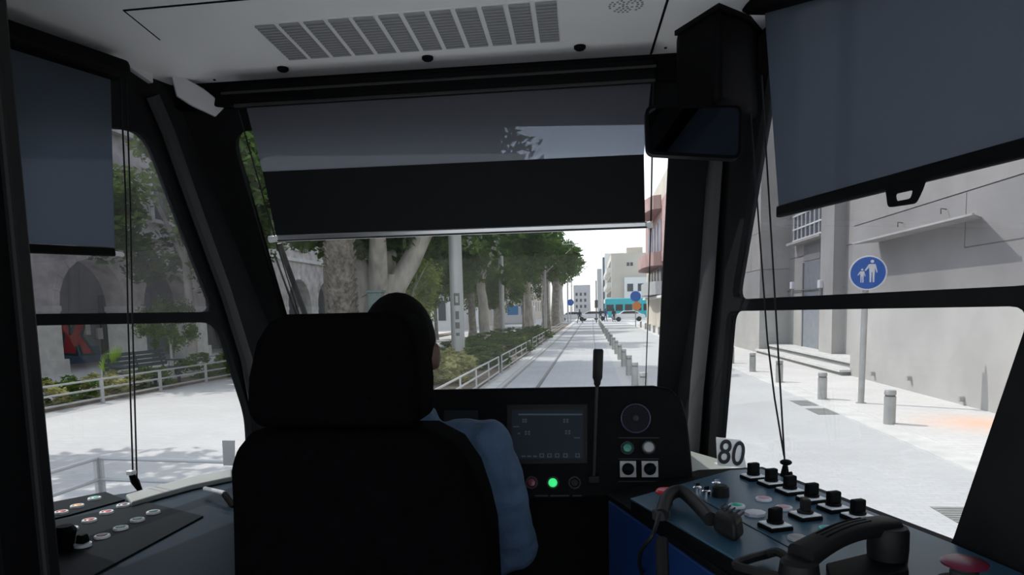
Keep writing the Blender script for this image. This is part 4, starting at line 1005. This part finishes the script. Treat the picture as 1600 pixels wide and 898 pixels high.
def tree(loc, h, trunk_r, cr, label, m='bark', crown=None, forks=4, seed=1, group='trees along the tracks', csc=None, lean=(0, 0), name='street_tree'):
    rnd = random.Random(seed); t = thing(name, loc, label, 'tree', group); b = Vector(loc); mb = MB(); fk = b + Vector((lean[0], lean[1], h * rnd.uniform(.42, .52)))
    k = 6; pts = [b.lerp(fk, i / k) + Vector((rnd.gauss(0, .06), rnd.gauss(0, .06), 0)) * trunk_r for i in range(k + 1)]
    mb.tube(pts, [trunk_r * (1.25 if i == 0 else 1.0 - .04 * i) for i in range(k + 1)], 12)
    for j in range(forks):
        a = 2 * math.pi * (j + rnd.random() * .5) / forks; e = fk + Vector((math.cos(a) * cr * .6, math.sin(a) * cr * .6, h * .45)); mid = fk.lerp(e, .45) + Vector((0, 0, h * .05))
        mb.tube([fk - Vector((0, 0, trunk_r * .6)), mid, e], [trunk_r * .62, trunk_r * .42, trunk_r * .12], 8)
        e2 = mid + Vector((rnd.gauss(0, 1), rnd.gauss(0, 1), 1.2)).normalized() * cr * .5; mb.tube([mid, e2], [trunk_r * .3, trunk_r * .08], 6)
    mb.build('trunk', m, t, smooth=True)
    put(crown or CROWN[seed % 3], 'crown', t, (lean[0], lean[1], h * .72), rnd.random() * 6, csc or (cr, cr, cr))
    return t
# wide old fig tree behind the driver's head and the palm trunk beside it
tf = thing('fig_tree', (-7.3, 23.7, .02), 'massive pale fig tree trunk with thick forks behind the driver', 'tree', 'trees along the tracks')
mb = MB(); B_ = Vector((-7.3, 23.7, 0))
for dx, dy, ex, ey, r0, zt_ in ((0, 0, .1, .1, .62, 3.0), (.25, 0, .45, 0, .42, 3.2), (-.3, .1, -.5, .2, .42, 3.0), (.05, .35, .1, .6, .45, 2.9)):
    mb.tube([B_ + Vector((dx * 1.5, dy * 1.5, 0)), B_ + Vector((dx, dy, .6)), B_ + Vector((dx * .9 + ex * .3, dy, 1.8)), B_ + Vector((ex, ey, zt_))], [r0 * 1.35, r0, r0 * .92, r0 * .75], 12)
for e, r0 in (((1.9, .3, 5.0), .34), ((-1.4, .4, 5.2), .36), ((.3, 1.2, 5.6), .32), ((.5, -1.3, 5.3), .3)):
    s0 = B_ + Vector((e[0] * .22, e[1] * .22, 2.5)); mb.tube([s0, s0.lerp(B_ + Vector(e), .5) + Vector((0, 0, -.1)), B_ + Vector(e)], [r0 * 1.15, r0, r0 * .7], 10)
mb.build('trunk', 'bark', tf, smooth=True)
put(CROWN[0], 'crown', tf, (0, 0, 6.6), 1.0, (4.6, 4.6, 3.6)); put(CROWN[1], 'crown', tf, (-.4, .3, 7.0), 2.6, (4.9, 4.9, 4.2)); put(CROWN[2], 'crown', tf, (.6, 1.2, 7.4), 4.1, (4.4, 4.4, 4.0))
tp = thing('palm_tree', (-7.82, 21.6, .02), 'rough dark palm trunk left of the pale fig tree', 'tree')
mb = MB(); rr = random.Random(3)
mb.tube([(-7.82, 21.6, z) for z in np.linspace(0, 6, 9)], [.52, .45, .44, .43, .43, .42, .41, .40, .40], 16)
mb.build('trunk', 'palm_bark', tp, smooth=True)
sb = MB()
for i in range(420):                                       # old leaf bases
    a = rr.random() * 6.283; z = rr.random() * 5.8; d = Vector((math.cos(a), math.sin(a), 0)); p = Vector((-7.82, 21.6, z)) + d * .40
    sb.tube([p, p + d * .10 + Vector((0, 0, .10))], [.05, .02], 4)
sb.build('leaf_bases', 'palm_bark', tp)['kind'] = 'stuff'
for k in range(14):
    a = 6.283 * k / 14; d = Vector((math.cos(a), math.sin(a), 0)); o_ = Vector((-7.82, 21.6, 6)); pts = [o_ + d * (2.6 * t) + Vector((0, 0, 1.6 * t - 2.6 * t * t)) for t in (0, .25, .5, .75, 1)]
    f_ = MB().tube(pts, [.04, .035, .03, .02, .01], 5)
    for i in range(16):
        t = .15 + .85 * i / 16; p = o_ + d * (2.6 * t) + Vector((0, 0, 1.6 * t - 2.6 * t * t)); sd_ = Vector((-d.y, d.x, 0))
        for s_ in (-1, 1): f_.add([p, p + d * .12, p + sd_ * s_ * .5 + d * .25 - Vector((0, 0, .2)), p + sd_ * s_ * .45 + d * .15 - Vector((0, 0, .2))], [(0, 1, 2, 3)])
    f_.build('frond', 'leaf_mid', tp)
spots = [((-6.0, 39.5, 0), 8.5, .32, 4.0, 'bark', 'pale forked tree trunk just right of the white pole'), ((-8.2, 48, 0), 9, .28, 4.0, 'bark_dark', 'dark straight tree trunk right behind the white pole'),
         ((-7.9, 58, 0), 9, .30, 4.0, 'bark_dark', 'dark tree between the forked tree and the striped grey mast'), ((-5.3, 60, 0), 9.5, .40, 3.3, 'bark', 'pale thick tree beside the white van'),
         ((-4.5, 69, 0), 10, .42, 3.0, 'bark_dark', 'dark tree right of the white van'), ((-4.1, 78, 0), 10, .5, 2.9, 'bark_dark', 'tree next to the second track railing end'),
         ((-4.4, 90, 0), 10.5, .5, 3.1, 'bark', 'tree near the street crossing left of the masts'), ((-4.6, 104, 0), 11, .5, 3.2, 'bark', 'farthest tall tree left of the tracks'),
        
         ((-9.6, 33, 0), 7.8, .30, 3.4, 'bark_dark', 'slim dark tree left of the white pole')]
for k, (l_, h_, tr_, cr_, m_, lab) in enumerate(spots): tree(l_, h_, tr_, cr_, lab, m_, seed=k + 1, lean=(.2 * (k % 3 - 1), 0))
for k, (l_, h_, cr_, lab) in enumerate((((-9.4, 40, 0), 5.2, 2.0, 'small green tree among the trunks behind the white pole'), ((-10.5, 47, 0), 5.6, 2.2, 'small green tree before the white building'), ((-8.9, 53, 0), 5.4, 2.1, 'small green tree left of the white van'),
        ((-10.6, 62, 0), 6, 2.4, 'bushy tree deep behind the white van'), ((-6.4, 50, 0), 4.6, 1.6, 'low leafy tree between two trunks right of the plain mast'), ((-7.0, 72, 0), 6, 2.2, 'bushy tree right behind the white van'), ((-13.0, 47, 0), 6.5, 2.6, 'green tree before the left end of the white building'))):
    tree(l_, h_, .13, cr_, lab, 'bark_dark', CROWNM[k % 2], 3, 40 + k)
tree((-7.15, 26.8, 0), 4.3, .12, 1.5, 'small bright green leafy tree between the fig trunk and the white pole', 'bark', CROWNB, 3, 21)
tree((-13.3, 22.2, .05), 7.2, .16, 2.9, 'leafy tree filling the upper left side window', 'bark', CROWNM[0], 4, 22, 'trees by the arcade', (3.0, 3.0, 2.5))
tree((-13.6, 27.5, .05), 9.4, .2, 2.8, 'tree by the arcade behind the left windshield pillar', 'bark', CROWNM[1], 4, 23, 'trees by the arcade')
tree((-13.6, 35.5, .05), 9.6, .22, 2.6, 'leafy tree before the arcade at the windshield left edge', 'bark', CROWNM[0], 4, 24, 'trees by the arcade')
tree((-10.9, 8.2, .0), 8.0, .25, 3.3, 'tree just outside the left cab window shading the railing corner', 'bark', CROWN[1], 4, 26, 'trees by the arcade')
tree((-12.6, 19.9, .05), 2.3, .05, .85, 'slender young tree beside the dark bench', 'bark', CROWNM[1], 3, 25, 'trees by the arcade')

def bush(loc, r, me, label, group, rz=0, h=None):
    t = thing('shrub', loc, label, 'shrub', group)
    put(me, 'foliage', t, (0, 0, (h or r) * .62), rz, (r, r, h or r))
    MB().tube([Vector(loc), Vector(loc) + Vector((0, 0, (h or r) * .7))], [.05, .02], 6).build('stem', 'bark_dark', t)
bush((-3.75, 18.2, .03), .85, BUSHY, 'large cream-green shrub beside the nearest track railing', 'shrubs by the tracks', 0, .62)
bush((-4.25, 20.6, .03), .85, BUSHY, 'cream-green shrub at the foot of the white pole', 'shrubs by the tracks', 1, .6)
bush((-4.9, 17.6, .03), .8, BUSHY, 'cream-green shrub nearest the driver head', 'shrubs by the tracks', 2, .6)
wds = ORD
for k in range(14):
    y = 22.6 + k * 2.2; x = -3.7 - (k % 3) * .35
    bush((x, y, .03), .95 + .2 * (k % 2), [BUSHD[0], BUSHK, BUSHD[1]][k % 3], 'green shrub along the track railing, %s from the white pole' % wds[k], 'shrubs by the tracks', k, .48)
for k in range(7):
    y = 28 + k * 3.1
    bush((-5.6, y, .03), 1.0, [BUSHK, BUSHD[0]][k % 2], 'dark shrub of the inner bed behind the railing shrubs, %s from the white pole' % wds[k], 'shrubs in the inner bed', k * 2, .48)
for k in range(8):
    y = 11.0 + k * .95
    bush((-12.0 + .1 * (k % 2), y, .06), .62, [BUSHY, BUSHD[1], BUSHY][k % 3], 'variegated low shrub behind the left railing, %s counted towards the bench' % wds[k], 'hedge shrubs behind the left railing', k, .42)
for k in range(5):
    bush((-12.0, 20.6 + k * 1.5, .06), .8, BUSHD[k % 2], 'low green shrub beyond the bench, %s from it' % wds[k], 'shrubs beyond the bench', k, .5)
# yellow-green fan palm seedling
fp = thing('fan_palm', (-12.5, 17.0, .06), 'small lime-green fan palm rising from the hedge beside the bench', 'plant')
for az, tilt, ln in ((.3, .18, 1.15), (-1.2, .42, 1.05), (1.9, .5, .9)):
    d0 = Vector((math.sin(tilt) * math.cos(az), math.sin(tilt) * math.sin(az), math.cos(tilt))); b_ = Vector((-12.5, 17.0, .06)); cxx = b_ + d0 * ln * .45
    sd_ = d0.cross(Vector((1, .2, 0))).normalized(); f_ = MB(); f_.tube([b_, cxx], .012, 5)
    for k in range(9):
        t0, t1 = -.75 + 1.5 * k / 9, -.75 + 1.5 * (k + 1) / 9; tm = (t0 + t1) / 2
        e = lambda t, r: cxx + (d0 * math.cos(t) + sd_ * math.sin(t)) * r
        f_.add([cxx, e(t0, ln * .42), e(tm, ln * .62), e(t1, ln * .42)], [(0, 1, 2, 3)])
    f_.build('fan_leaf', 'leaf_lime', fp)

# ---- white pole with stickers, other masts
wpole = thing('catenary_pole', (-4.67, 24.3, .03), 'thick pale grey pole with dark stickers standing in the shrubs', 'pole', 'poles along the tracks')
MB().tube([(-4.67, 24.3, .03), (-4.68, 24.3, 9)], [.235, .215], 18).build('shaft', 'galvanised', wpole, smooth=True)
for z0, z1, wd in ((2.10, 2.52, .2), (1.62, 1.90, .12), (1.30, 1.52, .15), (1.05, 1.16, .12)):
    mb = MB(); rr_ = .236
    a0 = -math.pi / 2 + .2
    mb.loft([[Vector((-4.675 + rr_ * math.cos(a0 + t), 24.3 + rr_ * math.sin(a0 + t), z)) for t in np.linspace(-wd / .46, wd / .46, 7)] for z in (z0, z1)])
    s_ = mb.build('sticker', 'groove', wpole)
    if z0 > 2: MB().loft([[Vector((-4.675 + .239 * math.cos(a0 + t), 24.3 + .239 * math.sin(a0 + t), z)) for t in np.linspace(-.2, .2, 5)] for z in (2.2, 2.42)]).build('sticker_mark', 'steel_grey', s_)
def mast(x, y, label, h=8.2, r=.12):
    t = thing('catenary_mast', (x, y, .0), label, 'mast', 'poles along the tracks')
    MB().tube([(x, y, 0), (x, y, h)], [r, r * .8], 10).build('shaft', 'galvanised', t, smooth=True)
    MB().tube([(x, y, h - .8), (x + 3.0, y, h - .75)], .04, 6).build('arm', 'galvanised', t); MB().tube([(x, y, h - 3.2), (x + 2.7, y, h - .8)], .04, 6).build('strut', 'galvanised', t)
    MB().tube([(x + .2, y, h - .8), (x + .45, y, h - 2.7)], .02, 6).build('tie', 'galvanised', t)
    for z in (h - .3, h - 1.6, h - 2.6): MB().lathe([(r * 1.5, -.08), (r * 2, 0), (r * 1.5, .08)], (x, y, z), n=10).build('insulator', 'steel_grey', t, smooth=True)
mast(-4.05, 62, 'grey overhead-line mast with a braced arm reaching out of the tree crowns'); mast(-3.3, 98, 'farther pale overhead-line mast with braced arms above the tracks', 8.3); mast(-3.6, 128, 'farthest overhead-line mast beyond the crossing', 8.5)
sgp = thing('striped_mast', (-5.6, 44, 0), 'plain grey mast between the tree trunks', 'pole', 'poles along the tracks')
MB().tube([(-5.6, 44, 0), (-5.6, 44, 7.5)], .16, 10).build('shaft', 'steel_grey', sgp, smooth=True); MB().lathe([(.22, 0), (.22, .3)], (-5.6, 44, 0), n=10).build('base', 'steel_grey', sgp)
def discsign(loc, h, m, label, r=.35, extra=None):
    t = thing('traffic_sign', loc, label, 'sign', 'distant traffic signs'); b_ = Vector(loc)
    MB().tube([b_, b_ + Vector((0, 0, h))], .05, 6).build('pole', 'steel_grey', t); MB().lathe([(r, 0), (r, .03)], b_ + Vector((0, -.06, h - r)), (0, -1, 0), 18).build('disc', m, t)
    if extra: MB().lathe([(r * .9, 0), (r * .9, .03)], b_ + Vector((.1, -.08, h - r * 2.8)), (0, -1, 0), 6).build('plate', extra, t)
discsign((-2.75, 92, 0), 3.1, 'sign_blue', 'small round blue sign by the masts left of the tracks', .42)
discsign((4.1, 68, 0), 3.4, 'sign_blue', 'blue and orange road signs on one post before the turquoise bus', .5, 'sign_orange')
tl = thing('traffic_light', (.55, 92, 0), 'thin dark traffic signal pole in the middle of the far street', 'traffic light')
MB().tube([(.55, 92, 0), (.55, 92, 5.4)], .07, 8).build('pole', 'door_dark', tl); MB().span((.35, 91.8, 1.9), (.75, 92, 2.9)).build('lamp_housing', 'door_dark', tl)
ub = thing('utility_box', (-6.9, 22.1, .02), 'narrow grey-green utility cabinet before the fig trunk', 'cabinet')
MB().span((-7.1, 21.9, .02), (-6.65, 22.3, 2.55)).build('cabinet', 'cabinet_green', ub, bev=.02); MB().span((-7.14, 21.86, 2.55), (-6.61, 22.34, 2.63)).build('lid', 'cabinet_green', ub, bev=.01)

# ---- vehicles at the crossing
def car(loc, m, label, face=1, L_=4.4, hgt=1.45):
    t = thing('car', loc, label, 'car', 'cars at the crossing'); x, y, z = loc; f = face
    side = [(-.5, .25), (-.5, .62), (-.43, .68), (-.28, .72), (-.16, .97), (.18, 1.0), (.36, .70), (.46, .62), (.5, .5), (.5, .25)]
    low = [(a * L_ * f + x, b * hgt + z) for a, b in side]
    MB().prism([(a, y - .85, b) for a, b in low], (0, 1.7, 0)).build('body', m, t, bev=.06, seg=2, smooth=True)
    gl = [(-.25, .72), (-.15, .93), (.16, .95), (.32, .71)]
    MB().prism([(a * L_ * f + x, y - .87, b * hgt + z) for a, b in gl], (0, 1.74, 0)).build('side_window', 'car_glass', t)
    for a in (-.31, .31):
        for s_ in (-.80, .80): MB().lathe([(.32, -.1), (.32, .1)], (x + a * L_, y + s_, z + .32), (0, 1, 0), 18).build('wheel', 'tyre', t, smooth=True)
car((4.9, 97, 0), 'car_white', 'white hatchback at the crossing before the turquoise bus'); car((.2, 108, 0), 'car_white', 'white car with dark wheels behind the signal pole', -1); car((-2.9, 106, 0), 'car_white', 'pale car beside the masts at the crossing', 1); car((2.0, 113, 0), 'car_dark', 'dark car crossing behind the signal pole')
def bus(loc, L_, m, label, ax=0, hgt=3.0, name='bus', stripe='car_glass'):
    t = thing(name, loc, label, 'bus'); x, y, z = loc
    MB().span((x - L_ / 2, y - 1.25, z + .35), (x + L_ / 2, y + 1.25, z + hgt)).build('body', m, t, bev=.15, smooth=True)
    k = max(2, int(L_ / 1.4))
    for i in range(k): MB().span((x - L_ / 2 + L_ * (i + .12) / k, y - 1.27, z + 1.35), (x - L_ / 2 + L_ * (i + .9) / k, y - 1.2, z + 2.35)).build('window', stripe, t)
    for a in (-.33, .33): MB().lathe([(.48, -.1), (.48, .1)], (x + a * L_, y - 1.2, z + .48), (0, 1, 0), 18).build('wheel', 'tyre', t, smooth=True)
bus((6.3, 112, 0), 8.5, 'bus_teal', 'turquoise bus crossing behind the white hatchback', hgt=3.3)
bus((-8.6, 78, 0), 4.6, 'car_white', 'white van with a blue window parked behind the tree trunks', hgt=2.3, name='van', stripe='bus_blue')

# ---- far pedestrians
def walker(loc, label, m, ph=.25):
    b_ = Vector(loc); mb = MB()
    mb.loft([ell(b_ + Vector((0, 0, z)), rx, ry, 10) for z, rx, ry in ((.85, .16, .12), (1.0, .17, .12), (1.25, .19, .13), (1.42, .20, .11), (1.50, .07, .07))])
    mb.ball(b_ + Vector((0, 0, 1.63)), (.085, .10, .12), 10, 8)
    for s_ in (-1, 1):
        mb.tube([b_ + Vector((s_ * .09, 0, .9)), b_ + Vector((s_ * .10 + s_ * ph * .4, .03, .48)), b_ + Vector((s_ * .10 + s_ * ph, 0, .04))], [.09, .065, .045], 8); mb.ball(b_ + Vector((s_ * .10 + s_ * ph + .05, 0, .04)), (.11, .05, .045), 8, 6)
        mb.tube([b_ + Vector((s_ * .19, 0, 1.40)), b_ + Vector((s_ * .26, 0, 1.12)), b_ + Vector((s_ * .27, -.06, .85))], [.055, .045, .035], 8)
    o = remesh(mb, 'person', m, None, .03, 2); tag(o, label, 'person', 'people at the crossing'); MB().ball(b_ + Vector((0, .02, 1.66)), (.092, .105, .11), 10, 8).build('hair', 'hair_dark', o, smooth=True)
    return o
walker((-1.6, 92, 0), 'person in dark clothes walking across the tracks at the far crossing', 'cloth_dark'); walker((2.9, 96, 0), 'person in dark clothes standing left of the white hatchback', 'cloth_dark', .05); walker((1.9, 101, 0), 'person in blue clothes waiting near the far signal pole', 'cloth_blue', .08)
walker((1.2, 103, 0), 'dark-clad person behind the far signal pole', 'cloth_dark', .12)

# ---- far buildings
def windows(t, xs, zs_, y, w_, h_, m='window_dark', axis='y', x=None):
    for a in xs:
        for z in zs_:
            if axis == 'y': o_ = bx((a - w_ / 2, y - .06, z), (a + w_ / 2, y + .05, z + h_), 'window', m, t)
            else: o_ = bx((x - .06, a - w_ / 2, z), (x + .05, a + w_ / 2, z + h_), 'window', m, t)
bA = thing('balcony_building', (9, 64, 0), 'reddish corner building with rounded balconies at the right of the windshield', 'building')
bx((5.9, 50, 0), (16, 78, 12.5), 'wall', 'wall_beige', bA)
bx((5.8, 49.9, 5.6), (16, 78.1, 10.6), 'upper_wall', 'wall_red', bA)
for z0, m, r0 in ((5.3, 'wall_red', 1.5), (2.9, 'wall_grey', 1.2), (9.9, 'wall_red', 1.5)):
    mb = MB(); arcp = [(5.9, 60)] + [(5.9 - r0 * math.sin(t) ** .6, 60 + 14 * (1 - math.cos(t)) / 2) for t in np.linspace(.05, math.pi - .05, 12)] + [(5.9, 74)]
    mb.prism([(a, b, z0) for a, b in arcp], (0, 0, .25)); s_ = mb.build('balcony_slab', m, bA)
    ip = arcp[1:-1]; mb = MB()
    for (a, b), (c_, d_) in zip(ip[:-1], ip[1:]): mb.prism([(a, b, z0 + .25), (c_, d_, z0 + .25), (c_ + .1, d_, z0 + .25), (a + .1, b, z0 + .25)], (0, 0, .85))
    mb.build('balcony_parapet', m, bA)
for z, m in ((6.5, 'window_purple'), (3.9, 'window_dark')):
    for y in (61.5, 64.5, 67.5, 70.5, 73): bx((5.75, y - 1.1, z), (5.95, y + 1.1, z + 2.6 if z > 5 else z + 1.2), 'window', m, bA)
for y in (52.5, 56): bx((5.76, y - .8, 6.6), (5.95, y + .8, 8.6), 'window', 'window_dark', bA); bx((5.86, y - .8, 3.2), (5.95, y + .8, 4.8), 'window', 'window_dark', bA)
bx((5.85, 52, 0), (5.95, 54.5, 2.5), 'shop_door', 'door_grey', bA); bx((5.85, 56, 0), (5.95, 59, 2.5), 'shop_door', 'door_dark', bA)
bx((5.4, 50, 2.6), (5.95, 77, 2.8), 'canopy', 'wall_white', bA)
bB = thing('beige_block', (7, 135, 0), 'plain beige apartment block behind the turquoise bus', 'building')
bx((3.4, 125, 0), (14, 160, 11.2), 'wall', 'wall_beige', bB); bx((5.6, 124.2, 0), (14, 125, 7.0), 'front_wing', 'wall_white', bB); bx((6.2, 128, 11.2), (9, 133, 12.4), 'roof_hut', 'wall_beige', bB)
windows(bB, (6.3, 6.9), (9.0,), 125, .45, .6); windows(bB, (6.6, 8.4, 10.2), (4.6,), 124.2, 1.0, 1.3)
for y in range(127, 158, 5):
    for z in (2.8, 5.4, 8.0): o_ = bx((2.6, y, z), (3.4, y + 3.2, z + .9), 'balcony', 'wall_white', bB); bx((3.3, y + .6, z + .9), (3.42, y + 2.4, z + 2), 'balcony_door', 'window_dark', o_)
bC = thing('slim_tower', (3.6, 185, 0), 'slim tower with a dark glass stripe left of the beige block', 'building')
bx((3.2, 175, 0), (8, 200, 15), 'wall', 'wall_white', bC); bx((2.7, 176, 0), (3.2, 199, 14.2), 'glass_stripe', 'glass_slate', bC)
bx((1.6, 205, 0), (8, 230, 13.0), 'rear_wing', 'wall_grey', bC)
bD = thing('distant_block', (-3, 240, 0), 'pale distant building closing the end of the street', 'building')
bx((-6, 235, 0), (-.5, 250, 9.5), 'wall', 'wall_grey', bD); windows(bD, (-5, -3.6, -2.2), (2, 4, 6), 235, .7, 1.0)
bE = thing('white_house', (-20, 74, 0), 'white building with tall windows glimpsed behind the park trees', 'building')
bx((-34, 70, 0), (-13.5, 84, 12), 'wall', 'wall_white', bE); windows(bE, (-15, -17, -19, -21, -23, -25), (1.0, 4.6, 7.8), 70, .75, 2.0)
bF = thing('long_house', (-19, 110, 0), 'long pale row of houses beyond the park on the left', 'building')
bx((-34, 88, 0), (-11, 190, 11), 'wall', 'wall_beige', bF); windows(bF, range(92, 186, 6), (1.5, 4.8, 7.8), 0, 1.4, 1.8, axis='x', x=-11)
